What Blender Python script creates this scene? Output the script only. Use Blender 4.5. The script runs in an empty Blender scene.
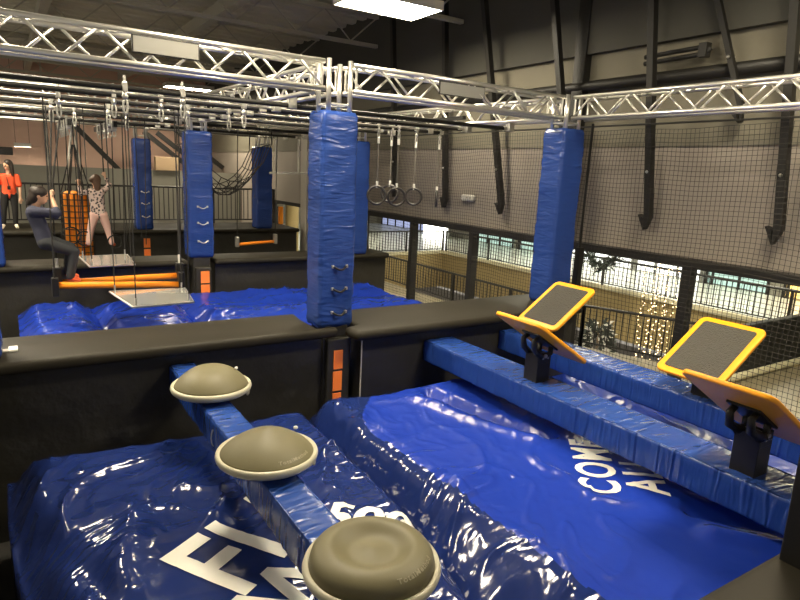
import bpy, bmesh, math, random
from mathutils import Vector, Matrix, noise
random.seed(7)
PI = math.pi
C = bpy.context.scene.collection
sc = bpy.context.scene

# ------------------------------------------------------------------ camera, world, lights, exposure
CAMZ = 3.3
cam_d = bpy.data.cameras.new('camera')
cam = bpy.data.objects.new('camera', cam_d); C.objects.link(cam)
cam_d.sensor_width = 36.0; cam_d.lens = 603.0 / 800.0 * 36.0
cam_d.clip_start = 0.05; cam_d.clip_end = 200
X_ = Vector((0.8416, 0.0724, -0.5352)); Y_ = Vector((-0.5374, 0.1973, -0.8199))
X_.normalize(); Y_ = (Y_ - X_ * X_.dot(Y_)).normalized(); Z_ = X_.cross(Y_)
cam.matrix_world = Matrix(((X_.x, X_.y, X_.z, 0), (Y_.x, Y_.y, Y_.z, 0), (Z_.x, Z_.y, Z_.z, CAMZ), (0, 0, 0, 1)))
sc.camera = cam
w = bpy.data.worlds.new('world'); sc.world = w; w.use_nodes = True
w.node_tree.nodes['Background'].inputs[0].default_value = (1.0, 0.9, 0.75, 1)
w.node_tree.nodes['Background'].inputs[1].default_value = 0.12
sc.view_settings.view_transform = 'Standard'; sc.view_settings.look = 'None'
sc.view_settings.gamma = 1; sc.view_settings.use_curve_mapping = False
sc.view_settings.exposure = 1.7
LAMP = 27.0           # emission of the high bay panels, seen and added
def R(z): return z + CAMZ          # height relative to the eye

# ------------------------------------------------------------------ materials
def mat(name, col, rough=0.5, metal=0.0, spec=0.5, coat=0.0, emit=None, estr=0.0, bump=None, var=0.0, vscale=6.0, alpha=None, trans=0.0, stretch=None, rot=0.0):
    m = bpy.data.materials.new(name); m.use_nodes = True
    nt = m.node_tree; b = nt.nodes['Principled BSDF']
    b.inputs['Base Color'].default_value = (*col, 1); b.inputs['Roughness'].default_value = rough
    b.inputs['Metallic'].default_value = metal; b.inputs['Specular IOR Level'].default_value = spec
    b.inputs['Coat Weight'].default_value = coat
    if coat: b.inputs['Coat Roughness'].default_value = 0.08
    if trans: b.inputs['Transmission Weight'].default_value = trans
    if emit: b.inputs['Emission Color'].default_value = (*emit, 1); b.inputs['Emission Strength'].default_value = estr
    tc = nt.nodes.new('ShaderNodeTexCoord')
    if var:
        n = nt.nodes.new('ShaderNodeTexNoise'); n.inputs['Scale'].default_value = vscale; n.inputs['Detail'].default_value = 5
        nt.links.new(tc.outputs['Object'], n.inputs['Vector'])
        mx = nt.nodes.new('ShaderNodeMix'); mx.data_type = 'RGBA'
        mx.inputs['A'].default_value = (*[c * (1 - var) for c in col], 1); mx.inputs['B'].default_value = (*[min(1, c * (1 + var)) for c in col], 1)
        nt.links.new(n.outputs['Fac'], mx.inputs['Factor']); nt.links.new(mx.outputs['Result'], b.inputs['Base Color'])
    if bump:
        last = None
        for (kind, scale, strength, dist) in bump:
            if kind == 'noise':
                t = nt.nodes.new('ShaderNodeTexNoise'); t.inputs['Scale'].default_value = scale; t.inputs['Detail'].default_value = 4; out = t.outputs['Fac']
            elif kind == 'ridge':
                t = nt.nodes.new('ShaderNodeTexNoise'); t.noise_type = 'RIDGED_MULTIFRACTAL'; t.inputs['Scale'].default_value = scale
                t.inputs['Detail'].default_value = 3; t.inputs['Distortion'].default_value = 0.6; out = t.outputs['Fac']
            elif kind == 'voronoi':
                t = nt.nodes.new('ShaderNodeTexVoronoi'); t.inputs['Scale'].default_value = scale; out = t.outputs['Distance']
            elif kind == 'wave':
                t = nt.nodes.new('ShaderNodeTexWave'); t.inputs['Scale'].default_value = scale; t.inputs['Distortion'].default_value = 7; t.inputs['Detail'].default_value = 2; t.bands_direction = 'Z'; out = t.outputs['Fac']
            if stretch:
                mp = nt.nodes.new('ShaderNodeMapping'); mp.inputs['Scale'].default_value = stretch; mp.inputs['Rotation'].default_value = (0, 0, rot)
                nt.links.new(tc.outputs['Object'], mp.inputs['Vector']); nt.links.new(mp.outputs['Vector'], t.inputs['Vector'])
            else: nt.links.new(tc.outputs['Object'], t.inputs['Vector'])
            bp = nt.nodes.new('ShaderNodeBump'); bp.inputs['Strength'].default_value = strength; bp.inputs['Distance'].default_value = dist
            nt.links.new(out, bp.inputs['Height'])
            if last: nt.links.new(last, bp.inputs['Normal'])
            last = bp.outputs['Normal']
        nt.links.new(last, b.inputs['Normal'])
    return m

BLUE = (0.012, 0.038, 0.33)
M = {}
BB = [('ridge', 2.6, 0.6, 0.03), ('ridge', 7.0, 0.45, 0.012), ('noise', 24, 0.12, 0.004)]
M['bag'] = mat('royal_blue_airbag_vinyl', BLUE, 0.25, spec=0.3, coat=0.0, bump=[('ridge', 2.4, 0.55, 0.03), ('ridge', 6.0, 0.4, 0.012), ('noise', 16, 0.2, 0.006)])
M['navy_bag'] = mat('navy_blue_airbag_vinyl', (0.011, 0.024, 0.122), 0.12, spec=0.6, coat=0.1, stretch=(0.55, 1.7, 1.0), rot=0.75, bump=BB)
M['pad'] = mat('blue_pad_vinyl', (0.018, 0.050, 0.22), 0.27, spec=0.42, stretch=(2.2, 2.2, 9), bump=[('ridge', 1.6, 0.55, 0.02), ('noise', 3.5, 0.35, 0.02)])
M['beam'] = mat('blue_beam_vinyl', (0.020, 0.062, 0.28), 0.24, spec=0.42, stretch=(2.5, 10, 1.5), bump=[('ridge', 1.5, 0.8, 0.035), ('noise', 3.5, 0.3, 0.012)])
M['black_vinyl'] = mat('black_vinyl', (0.03, 0.028, 0.022), 0.36, spec=0.4, bump=[('noise', 3.0, 0.5, 0.06), ('ridge', 4, 0.25, 0.01)])
M['bench'] = mat('olive_black_rubber', (0.021, 0.0175, 0.0105), 0.6, spec=0.25, var=0.2, vscale=4, bump=[('noise', 60, 0.1, 0.004)])
M['alu'] = mat('aluminium', (0.74, 0.72, 0.66), 0.3, metal=0.85)
M['steel'] = mat('bright_steel', (0.62, 0.60, 0.55), 0.33, metal=0.9)
M['pipe'] = mat('dull_steel', (0.26, 0.25, 0.22), 0.42, metal=0.7)
M['black_metal'] = mat('black_metal', (0.016, 0.015, 0.013), 0.4, spec=0.4)
M['dark_steel'] = mat('dark_painted_steel', (0.014, 0.013, 0.011), 0.5, spec=0.35)
M['orange'] = mat('orange_plastic', (1.0, 0.40, 0.012), 0.4, spec=0.4)
M['orange_tube'] = mat('orange_foam', (1.0, 0.29, 0.015), 0.5, spec=0.3, var=0.1)
M['orange_vinyl'] = mat('orange_vinyl', (1.0, 0.25, 0.05), 0.4, spec=0.4)
M['grip'] = mat('black_grip_mat', (0.05, 0.045, 0.036), 0.5, spec=0.5, bump=[('voronoi', 75, 0.8, 0.012)])
M['dome'] = mat('khaki_dome_rubber', (0.165, 0.146, 0.08), 0.5, spec=0.35, var=0.08, vscale=5, bump=[('noise', 160, 0.12, 0.003)])
M['rim'] = mat('cream_plastic', (0.5, 0.47, 0.35), 0.35)
M['white'] = mat('white_print', (0.88, 0.86, 0.78), 0.3, spec=0.5, coat=0.2, bump=[('ridge', 2.6, 0.25, 0.015)])
M['white_pl'] = mat('white_plastic', (0.75, 0.73, 0.66), 0.4)
M['wall_tan'] = mat('tan_wall_paint', (0.31, 0.27, 0.228), 0.8, var=0.06, vscale=1.2)
M['wall_olive'] = mat('olive_wall', (0.155, 0.142, 0.105), 0.8, var=0.12, vscale=0.8)
M['wall_dark'] = mat('dark_upper_wall', (0.06, 0.058, 0.047), 0.85, var=0.15, vscale=0.8)
M['wall_pink'] = mat('pinkish_wall', (0.62, 0.42, 0.33), 0.8, var=0.05, vscale=1)
M['wall_grey'] = mat('grey_wall', (0.25, 0.24, 0.2), 0.8, var=0.05)
M['wall_black'] = mat('black_wall', (0.02, 0.02, 0.018), 0.7)
M['ceil'] = mat('dark_roof_deck', (0.55, 0.52, 0.41), 0.85, var=0.2, vscale=1.5)
M['joist'] = mat('dark_joist', (0.42, 0.40, 0.32), 0.7)
M['floor'] = mat('dark_floor', (0.03, 0.028, 0.025), 0.6, var=0.2)
M['mallfloor'] = mat('mall_floor', (0.24, 0.2, 0.12), 0.35, var=0.15, vscale=2)
M['fascia'] = mat('tan_fascia', (0.40, 0.30, 0.13), 0.6, var=0.08, vscale=1)
M['cream'] = mat('cream_edge', (0.75, 0.68, 0.45), 0.5)
M['net'] = mat('dark_netting', (0.022, 0.019, 0.015), 0.8)
M['rope'] = mat('black_rope', (0.02, 0.018, 0.016), 0.8)
M['strap_d'] = mat('grey_webbing', (0.13, 0.12, 0.1), 0.8)
M['strap_w'] = mat('pale_webbing', (0.55, 0.52, 0.45), 0.7)
M['ringm'] = mat('dark_ring', (0.03, 0.027, 0.024), 0.35)
M['skin'] = mat('skin', (0.62, 0.37, 0.24), 0.55)
M['hair'] = mat('dark_hair', (0.022, 0.014, 0.01), 0.5, bump=[('noise', 40, 0.4, 0.01)])
M['hair_b'] = mat('brown_hair', (0.10, 0.05, 0.025), 0.5, bump=[('noise', 40, 0.4, 0.01)])
M['tee'] = mat('orange_tee', (0.85, 0.10, 0.03), 0.8)
M['navy'] = mat('navy_knit', (0.032, 0.034, 0.06), 0.85)
M['jeans'] = mat('charcoal_denim', (0.03, 0.032, 0.036), 0.85)
M['blackcloth'] = mat('black_cloth', (0.014, 0.013, 0.013), 0.85)
M['pink'] = mat('pale_pink_cloth', (0.78, 0.50, 0.43), 0.85)
M['sock'] = mat('orange_sock', (0.85, 0.16, 0.05), 0.8)
M['shoe'] = mat('cream_shoe', (0.7, 0.62, 0.48), 0.6)
M['eye'] = mat('dark_eye', (0.02, 0.012, 0.01), 0.2)
M['lip'] = mat('lip', (0.45, 0.16, 0.13), 0.5)
M['card'] = mat('tan_cardboard', (0.5, 0.36, 0.22), 0.8)
M['acryl'] = mat('frosted_board', (0.30, 0.30, 0.28), 0.08, spec=0.7, coat=0.5)
M['plate'] = mat('grey_sign_plate', (0.20, 0.195, 0.175), 0.5)
M['leaf'] = mat('dark_foliage', (0.012, 0.02, 0.012), 0.6)
M['lamp'] = mat('lamp_panel', (0.9, 0.88, 0.8), 0.5, emit=(1.0, 0.88, 0.66), estr=LAMP)
M['fillback'] = mat('fill_panel_back', (0.9, 0.88, 0.8), 0.5, emit=(1.0, 0.88, 0.66), estr=LAMP * 1.9)  # stronger panel for unseen lamps, boosted to brighten the far hall
M['lampfar'] = mat('lamp_panel_far', (0.9, 0.88, 0.8), 0.5, emit=(1.0, 0.88, 0.66), estr=34)
M['malllamp'] = mat('mall_lamp', (0.9, 0.9, 0.85), 0.5, emit=(1.0, 0.93, 0.72), estr=22)
M['signlit'] = mat('lit_sign_face', (0.9, 0.9, 0.85), 0.5, emit=(1.0, 1.0, 0.86), estr=3.2)
M['shopwhite'] = mat('lit_shop_front', (0.6, 0.6, 0.58), 0.4, emit=(0.9, 0.95, 0.9), estr=0.75, var=0.3)
M['shopteal'] = mat('lit_shop_glass', (0.2, 0.3, 0.28), 0.2, emit=(0.38, 0.55, 0.48), estr=0.42, var=0.3)
M['shopblue'] = mat('lit_shop_screen', (0.1, 0.12, 0.2), 0.2, emit=(0.28, 0.32, 0.5), estr=0.5)
M['shopyellow'] = mat('lit_yellow_board', (0.6, 0.4, 0.1), 0.4, emit=(1.0, 0.66, 0.2), estr=0.6)
M['bulb'] = mat('string_light_bulb', (1, 0.9, 0.7), 0.4, emit=(1.0, 0.66, 0.3), estr=2.2)
M['tile'] = mat('pale_balcony_tile', (0.72, 0.74, 0.68), 0.3, var=0.08, vscale=1.5)
M['pave'] = mat('lower_floor', (0.10, 0.085, 0.06), 0.5, var=0.2)

def plaid():
    m = bpy.data.materials.new('patterned_shirt'); m.use_nodes = True; nt = m.node_tree; b = nt.nodes['Principled BSDF']
    tc = nt.nodes.new('ShaderNodeTexCoord'); v = nt.nodes.new('ShaderNodeTexVoronoi'); v.inputs['Scale'].default_value = 22
    r = nt.nodes.new('ShaderNodeValToRGB'); r.color_ramp.elements[0].position = 0.35; r.color_ramp.elements[0].color = (0.06, 0.05, 0.05, 1)
    r.color_ramp.elements[1].position = 0.5; r.color_ramp.elements[1].color = (0.62, 0.48, 0.42, 1)
    nt.links.new(tc.outputs['Object'], v.inputs['Vector']); nt.links.new(v.outputs['Distance'], r.inputs['Fac'])
    nt.links.new(r.outputs['Color'], b.inputs['Base Color']); b.inputs['Roughness'].default_value = 0.85
    return m
M['plaid'] = plaid()

# ------------------------------------------------------------------ mesh helpers (world coordinates)
class MB:
    def __init__(s): s.v = []; s.f = []
    def add(s, vs, fs):
        o = len(s.v); s.v += [tuple(p) for p in vs]; s.f += [tuple(i + o for i in f) for f in fs]; return s
    def obox(s, c, ax, h):
        c = Vector(c); a = [Vector(x) * k for x, k in zip(ax, h)]; vs = []
        for i in (-1, 1):
            for j in (-1, 1):
                for k in (-1, 1): vs.append(c + a[0] * i + a[1] * j + a[2] * k)
        return s.add(vs, [(0, 1, 3, 2), (4, 6, 7, 5), (0, 4, 5, 1), (2, 3, 7, 6), (0, 2, 6, 4), (1, 5, 7, 3)])
    def box(s, x0, x1, y0, y1, z0, z1):
        return s.obox(((x0 + x1) / 2, (y0 + y1) / 2, (z0 + z1) / 2), ((1, 0, 0), (0, 1, 0), (0, 0, 1)), (abs(x1 - x0) / 2, abs(y1 - y0) / 2, abs(z1 - z0) / 2))
    def tube(s, p, r, n=8, cap=True, closed=False):
        p = [Vector(q) for q in p]; m = len(p); rr = r if isinstance(r, (list, tuple)) else [r] * m
        vs = []; up = None
        for i in range(m):
            if closed: t = p[(i + 1) % m] - p[i - 1]
            else: t = p[min(i + 1, m - 1)] - p[max(i - 1, 0)]
            t.normalize()
            if up is None: up = Vector((0, 0, 1)) if abs(t.z) < 0.9 else Vector((1, 0, 0))
            a = up - t * up.dot(t)
            if a.length < 1e-4: a = Vector((0, 1, 0)) - t * t.y
            a.normalize(); up = a; b = t.cross(a)
            for k in range(n):
                th = 2 * PI * k / n; vs.append(p[i] + (a * math.cos(th) + b * math.sin(th)) * rr[i])
        fs = []
        for i in range(m if closed else m - 1):
            j = (i + 1) % m
            for k in range(n): fs.append((i * n + k, i * n + (k + 1) % n, j * n + (k + 1) % n, j * n + k))
        if cap and not closed: fs += [tuple(range(n))[::-1], tuple((m - 1) * n + k for k in range(n))]
        return s.add(vs, fs)
    def cap(s, p0, r0, p1, r1, n=14, k=4):          # rounded tapered limb
        p0 = Vector(p0); p1 = Vector(p1); d = p1 - p0
        if d.length < 1e-5: d = Vector((0, 0, 1e-3))
        t = d.normalized(); pts = []; rs = []
        for i in range(k + 1):
            a = PI / 2 * i / k; pts.append(p0 - t * r0 * math.cos(a)); rs.append(max(r0 * math.sin(a), 1e-4))
        for i in range(k + 1):
            a = PI / 2 * i / k; pts.append(p1 + t * r1 * math.sin(a)); rs.append(max(r1 * math.cos(a), 1e-4))
        return s.tube(pts, rs, n)
    def ell(s, c, r, n=18, m=12, ax=None):
        c = Vector(c); ax = ax or (Vector((1, 0, 0)), Vector((0, 1, 0)), Vector((0, 0, 1))); vs = []; fs = []
        for i in range(m + 1):
            ph = PI * i / m
            for j in range(n):
                th = 2 * PI * j / n
                vs.append(c + ax[0] * (r[0] * math.sin(ph) * math.cos(th)) + ax[1] * (r[1] * math.sin(ph) * math.sin(th)) + ax[2] * (r[2] * math.cos(ph)))
        for i in range(m):
            for j in range(n): fs.append((i * n + j, (i + 1) * n + j, (i + 1) * n + (j + 1) % n, i * n + (j + 1) % n))
        return s.add(vs, fs)
    def lathe(s, prof, c, n=48):
        vs = []; fs = []; m = len(prof)
        for (r, z) in prof:
            for j in range(n):
                th = 2 * PI * j / n; vs.append((c[0] + r * math.cos(th), c[1] + r * math.sin(th), c[2] + z))
        for i in range(m - 1):
            for j in range(n): fs.append((i * n + j, i * n + (j + 1) % n, (i + 1) * n + (j + 1) % n, (i + 1) * n + j))
        if prof[0][0] > 1e-3: fs.append(tuple(range(n))[::-1])
        if prof[-1][0] > 1e-3: fs.append(tuple((m - 1) * n + j for j in range(n)))
        return s.add(vs, fs)
    def prism(s, poly, z0, z1):
        n = len(poly); vs = [(x, y, z0) for x, y in poly] + [(x, y, z1) for x, y in poly]
        return s.add(vs, [tuple(range(n))[::-1], tuple(range(n, 2 * n))] + [(i, (i + 1) % n, n + (i + 1) % n, n + i) for i in range(n)])
    def build(s, name, m, parent=None, smooth=False, bevel=0.0, seg=2, tri=False, weld=False):
        me = bpy.data.meshes.new(name); me.from_pydata(s.v, [], s.f); me.update()
        bm = bmesh.new(); bm.from_mesh(me)
        if weld: bmesh.ops.remove_doubles(bm, verts=bm.verts, dist=1e-4)
        bmesh.ops.recalc_face_normals(bm, faces=bm.faces); bm.to_mesh(me); bm.free()
        me.materials.append(m)
        if smooth:
            for p in me.polygons: p.use_smooth = True
        o = bpy.data.objects.new(name, me); C.objects.link(o)
        if parent is not None:
            o.parent = parent
            if parent.type == 'EMPTY': o.location = -parent.location
        if bevel:
            b = o.modifiers.new('bevel', 'BEVEL'); b.width = bevel; b.segments = seg; b.limit_method = 'ANGLE'
            for p in me.polygons: p.use_smooth = seg > 2
        return o

def tag(o, label=None, cat=None, group=None, kind=None):
    if label: o['label'] = label
    if cat: o['category'] = cat
    if group: o['group'] = group
    if kind: o['kind'] = kind
    return o
def thing(name, label, cat, loc=(0, 0, 0), group=None):
    o = bpy.data.objects.new(name, None); o.location = loc; o.empty_display_size = 0.1; C.objects.link(o)
    return tag(o, label, cat, group)
def struct(name, mb, m, **k):
    return tag(mb.build(name, m, **k), kind='structure')
def dup(root, loc, label, group=None):
    r = root.copy(); C.objects.link(r); r.location = loc; r['label'] = label
    if group: r['group'] = group
    for ch in list(root.children):
        c = ch.copy(); C.objects.link(c); c.parent = r
        for g in list(ch.children):
            d = g.copy(); C.objects.link(d); d.parent = c
    return r

# ------------------------------------------------------------------ the shell
TOP = R(-1.65)                       # walking level of the padded decks (1.65)
struct('floor', MB().box(-3, 7.3, -2, 27, -0.1, 0), M['floor'])
CE = R(3.35)
ce = MB().box(-6, 7.4, -3, 27, CE + 0.08, CE + 0.2)
for i in range(60):
    y = -2.8 + i * 0.5
    ce.add([(-6, y, CE + 0.08), (7.4, y, CE + 0.08), (7.4, y + 0.06, CE), (-6, y + 0.06, CE), (7.4, y + 0.24, CE), (-6, y + 0.24, CE), (7.4, y + 0.3, CE + 0.08), (-6, y + 0.3, CE + 0.08)],
           [(0, 1, 2, 3), (3, 2, 4, 5), (5, 4, 6, 7)])
struct('ceiling', ce, M['ceil'])
WX = 7.2
struct('wall_right', MB().box(WX, WX + 0.15, -1.0, 16.15, R(-0.92), R(0.5)).box(WX, WX + 0.15, 12.95, 16.15, 0, R(-0.92)).box(WX, WX + 0.15, 16.5, 27, R(-1.08), R(0.5)).box(WX, WX + 0.15, 18.9, 27, 0, R(-1.08)), M['wall_tan'])
struct('wall_right_band', MB().box(WX - 0.02, WX + 0.15, -1.0, 27, R(0.5), R(1.78)), M['wall_olive'])
struct('wall_right_upper', MB().box(WX - 0.12, WX + 0.15, -1.0, 27, R(1.78), CE + 0.1), M['wall_dark'])
struct('wall_far', MB().box(-6, WX, 26, 26.15, 0, CE + 0.1), M['wall_pink'])
struct('wall_partition', MB().box(-3, 7.15, 21.9, 22.05, 0, R(-0.27)), M['wall_grey'])
struct('wall_left', MB().box(-0.45, -0.35, 1.1, 5.6, 0, R(-1.76)), M['black_vinyl'])
struct('trim_doorway', MB().box(WX - 0.04, WX + 0.2, 16.1, 16.5, 0, R(1.9)), mat('pale_trim', (0.5, 0.46, 0.38), 0.7))
struct('trim_doorhead', MB().box(WX - 0.03, WX + 0.18, 16.5, 18.9, R(-1.1), R(-1.0)).box(WX - 0.03, WX + 0.18, 18.75, 18.9, 0, R(-1.1)), M['dark_steel'])
struct('trim_sill', MB().box(WX - 0.2, WX + 0.05, -0.5, 12.95, R(-0.98), R(-0.87)), M['dark_steel'], bevel=0.008)

# roof joists with webs
for i, y in enumerate((3.2, 6.2, 9.2, 12.2, 15.2, 18.2, 21.2, 24.2)):
    o = thing('roof_joist', 'dark open web roof joist crossing the hall, %s' % ['nearest overhead', 'second back from the camera', 'third back, over the hanging rings', 'fourth back from the camera', 'fifth back from the camera', 'third from the far wall', 'second from the far wall', 'closest to the far wall'][i], 'joist', (0, y, R(2.72)), 'roof joists')
    o['kind'] = 'structure'
    MB().box(-6, 7.05, y - 0.05, y + 0.05, R(2.66), R(2.73)).build('bottom_chord', M['joist'], o)
    MB().box(-6, 7.05, y - 0.05, y + 0.05, R(3.25), R(3.35)).build('top_chord', M['joist'], o)
    wb = MB(); x = -6.0; k = 0
    while x < 6.6:
        a, b = (R(2.72), R(3.27)) if k % 2 == 0 else (R(3.27), R(2.72))
        wb.tube([(x, y, a), (x + 0.62, y, b)], 0.016, 6); x += 0.62; k += 1
    wb.build('web', M['joist'], o)
for i, x in enumerate((0.9, 3.9)):
    o = MB().box(x - 0.09, x + 0.09, -2, 26, R(2.95), R(3.2)).build('roof_beam', M['joist'])
    tag(o, 'dark roof girder running front to back, %s' % ['left one over the swing poles', 'right one over the cargo net'][i], 'beam', 'roof girders', 'structure')
# steel column behind the right pillar
struct('trim_netpost', MB().box(6.69, 6.78, 5.7, 5.79, 0, R(-0.9)).tube([(6.73, 5.745, R(-0.9)), (6.73, 5.745, R(0.78))], 0.018, 6), M['dark_steel'])
struct('trim_column', MB().box(7.05, 7.19, 6.28, 6.48, 0, CE), M['dark_steel'])
for i, y in enumerate((4.29, 8.5, 10.45, 12.5, 2.3)):
    struct('trim_%d' % (i + 1), MB().box(7.02, 7.16, y - 0.06, y + 0.06, 0, R(-0.93)), M['dark_steel'])

# ------------------------------------------------------------------ lamps
def lamp(cx, cy, z, lx, ly, label, m='lamp'):
    o = thing('high_bay_light', label, 'ceiling light', (cx, cy, z), 'high bay lights')
    hb = MB().box(cx - lx / 2, cx + lx / 2, cy - ly / 2, cy + ly / 2, z + 0.015, z + 0.03)
    hb.box(cx - lx / 2, cx + lx / 2, cy - ly / 2, cy - ly / 2 + 0.02, z - 0.03, z + 0.1).box(cx - lx / 2, cx + lx / 2, cy + ly / 2 - 0.02, cy + ly / 2, z - 0.03, z + 0.1)
    hb.box(cx - lx / 2, cx - lx / 2 + 0.02, cy - ly / 2, cy + ly / 2, z - 0.03, z + 0.1).box(cx + lx / 2 - 0.02, cx + lx / 2, cy - ly / 2, cy + ly / 2, z - 0.03, z + 0.1)
    hb.box(cx - lx / 2, cx + lx / 2, cy - ly / 2, cy + ly / 2, z + 0.08, z + 0.1)
    hb.build('housing', M['white_pl'], o)
    MB().box(cx - lx / 2 + 0.03, cx + lx / 2 - 0.03, cy - ly / 2 + 0.03, cy + ly / 2 - 0.03, z - 0.02, z + 0.01).build('diffuser', M[m], o)
    for dx in (-0.4, 0.4):
        MB().tube([(cx + dx * lx, cy, z + 0.1), (cx + dx * lx, cy, CE)], 0.006, 5).build('hanger_cable', M['dark_steel'], o)
lamp(4.82, 8.05, R(2.36), 1.36, 0.84, 'large glowing high bay light at the top centre of the photo')
lamp(5.25, 21.3, R(2.42), 1.5, 0.62, 'distant high bay light seen between the truss and the pipes', 'lampfar')
lamp(5.0, 2.2, R(2.5), 1.4, 0.8, 'added fill light over the near pit, above the top edge of the photo')  # added lamp out of view, brightens the near bags and right wall
lamp(1.9, 4.9, R(2.5), 1.4, 0.8, 'added fill light over the dome beam, above the top edge of the photo')  # added out of view for highlights and more light on the bags
lamp(-1.4, 8.4, R(2.5), 1.4, 0.8, 'added fill light over the left end of the second pit', 'fillback')  # added lamp out of view, lights the left of the second pit
lamp(-1.2, 14.8, R(2.5), 1.28, 0.62, 'boosted unseen light over the far left of the hall', 'fillback')  # unseen lamp, boosted to brighten the far pillars
lamp(0.55, 24.5, R(0.32), 0.5, 0.25, 'small strip light low against the pinkish far wall', 'lampfar')

# ------------------------------------------------------------------ decks
def deck(name, label, poly, skirt, zb=0.0, inset_mat='black_vinyl'):
    xs = [p[0] for p in poly]; ys = [p[1] for p in poly]
    o = thing(name, label, 'padded deck', (sum(xs) / len(xs), sum(ys) / len(ys), zb), 'padded decks between the pits')
    MB().prism(poly, TOP - 0.11, TOP).build('top_pad', M['bench'], o, bevel=0.05, seg=4)
    MB().prism(skirt, zb, TOP - 0.1).build('skirt', M[inset_mat], o)
    return o
deck('padded_deck', 'long olive black padded deck between the domes and the back pit, left of the pillar',
     [(-0.6, 5.6), (2.9, 5.6), (2.88, 5.68), (2.68, 5.69), (2.68, 6.12), (2.72, 6.4), (-0.6, 6.5)], [(-0.6, 5.74), (2.76, 5.74), (2.68, 6.1), (2.68, 6.35), (-0.6, 6.4)])
deck('padded_deck', 'olive black padded deck between the front pillars, behind the orange tilting boards',
     [(3.0, 5.36), (6.5, 5.36), (6.5, 6.34), (3.14, 6.38), (3.14, 5.68), (2.96, 5.62)], [(3.13, 5.5), (6.46, 5.5), (6.46, 6.3), (3.13, 6.3)])
deck('padded_deck', 'olive black padded deck across the middle of the hall, behind the left blue bag',
     [(-0.6, 10.75), (2.58, 10.75), (2.58, 11.5), (-0.6, 11.5)], [(-0.6, 10.9), (2.45, 10.9), (2.45, 11.4), (-0.6, 11.4)])
deck('padded_deck', 'olive black padded deck across the middle of the hall, right of the middle pillar',
     [(3.05, 10.75), (6.72, 10.75), (6.72, 11.5), (3.05, 11.5)], [(3.08, 10.9), (6.7, 10.9), (6.7, 11.4), (3.08, 11.4)])
far_deck = deck('padded_deck', 'far olive black padded deck in front of the back railing',
     [(-0.9, 15.9), (6.9, 15.9), (6.9, 17.9), (-0.9, 17.9)], [(-0.9, 16.025), (6.85, 16.025), (6.85, 17.8), (-0.9, 17.8)])
deck('padded_deck', 'near olive black padded deck cut off at the bottom right corner',
     [(-0.6, -0.9), (4.2, -0.9), (4.2, 1.12), (3.2, 1.14), (2.2, 1.15), (-0.6, 1.15)], [(-0.6, -0.85), (4.15, -0.85), (4.15, 0.95), (-0.6, 0.98)])
t = thing('strap_buckle', 'white buckle and strap end lying on the left front deck', 'buckle', (-0.05, 6.0, TOP))
MB().box(-0.09, -0.02, 5.93, 6.07, TOP, TOP + 0.02).build('buckle', M['white_pl'], t, bevel=0.006)
MB().box(-0.17, -0.09, 5.96, 6.03, TOP, TOP + 0.008).build('strap', M['strap_w'], t)
o = MB().tube([(3.115, 5.485, R(-1.76)), (3.115, 5.49, R(-2.62))], 0.009, 6).build('edge_piping', M['strap_w'])
tag(o, 'pale piping cord up the seam beside the orange marker strips', 'piping')

# ------------------------------------------------------------------ padded pillars
def pad_mesh(x0, x1, y0, y1, z0, z1, seed):
    # box with rounded corners, dense rings and a soft quilted swell
    mb = MB(); n = int((z1 - z0) / 0.045); per = []
    r = 0.045
    for (cx, cy, a0) in ((x1 - r, y1 - r, 0), (x0 + r, y1 - r, 90), (x0 + r, y0 + r, 180), (x1 - r, y0 + r, 270)):
        for k in range(5):
            a = math.radians(a0 + 22.5 * k); per.append((cx + r * math.cos(a), cy + r * math.sin(a)))
    full = []
    for i in range(len(per)):
        a = Vector(per[i]); b = Vector(per[(i + 1) % len(per)])
        m = 6 if (b - a).length > 0.1 else 1
        for k in range(m): full.append(a.lerp(b, k / m))
    P = len(full); vs = []; fs = []; cx = (x0 + x1) / 2; cy = (y0 + y1) / 2
    for i in range(n + 1):
        z = z0 + (z1 - z0) * i / n
        e = 0.02 if i in (0, n) else 0.0
        for p in full:
            d = Vector((p.x - cx, p.y - cy)); q = Vector((p.x * 6, p.y * 6, z * 5 + seed))
            s = 0.012 * noise.noise(q) + 0.010 * noise.noise(Vector((p.x * 14 + 3, p.y * 14, z * 22 + seed)))
            dn = d.normalized(); vs.append((p.x + dn.x * (s - e), p.y + dn.y * (s - e), z))
    for i in range(n):
        for k in range(P): fs.append((i * P + k, i * P + (k + 1) % P, (i + 1) * P + (k + 1) % P, (i + 1) * P + k))
    fs += [tuple(range(P))[::-1], tuple(n * P + k for k in range(P))]
    return mb.add(vs, fs)
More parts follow.
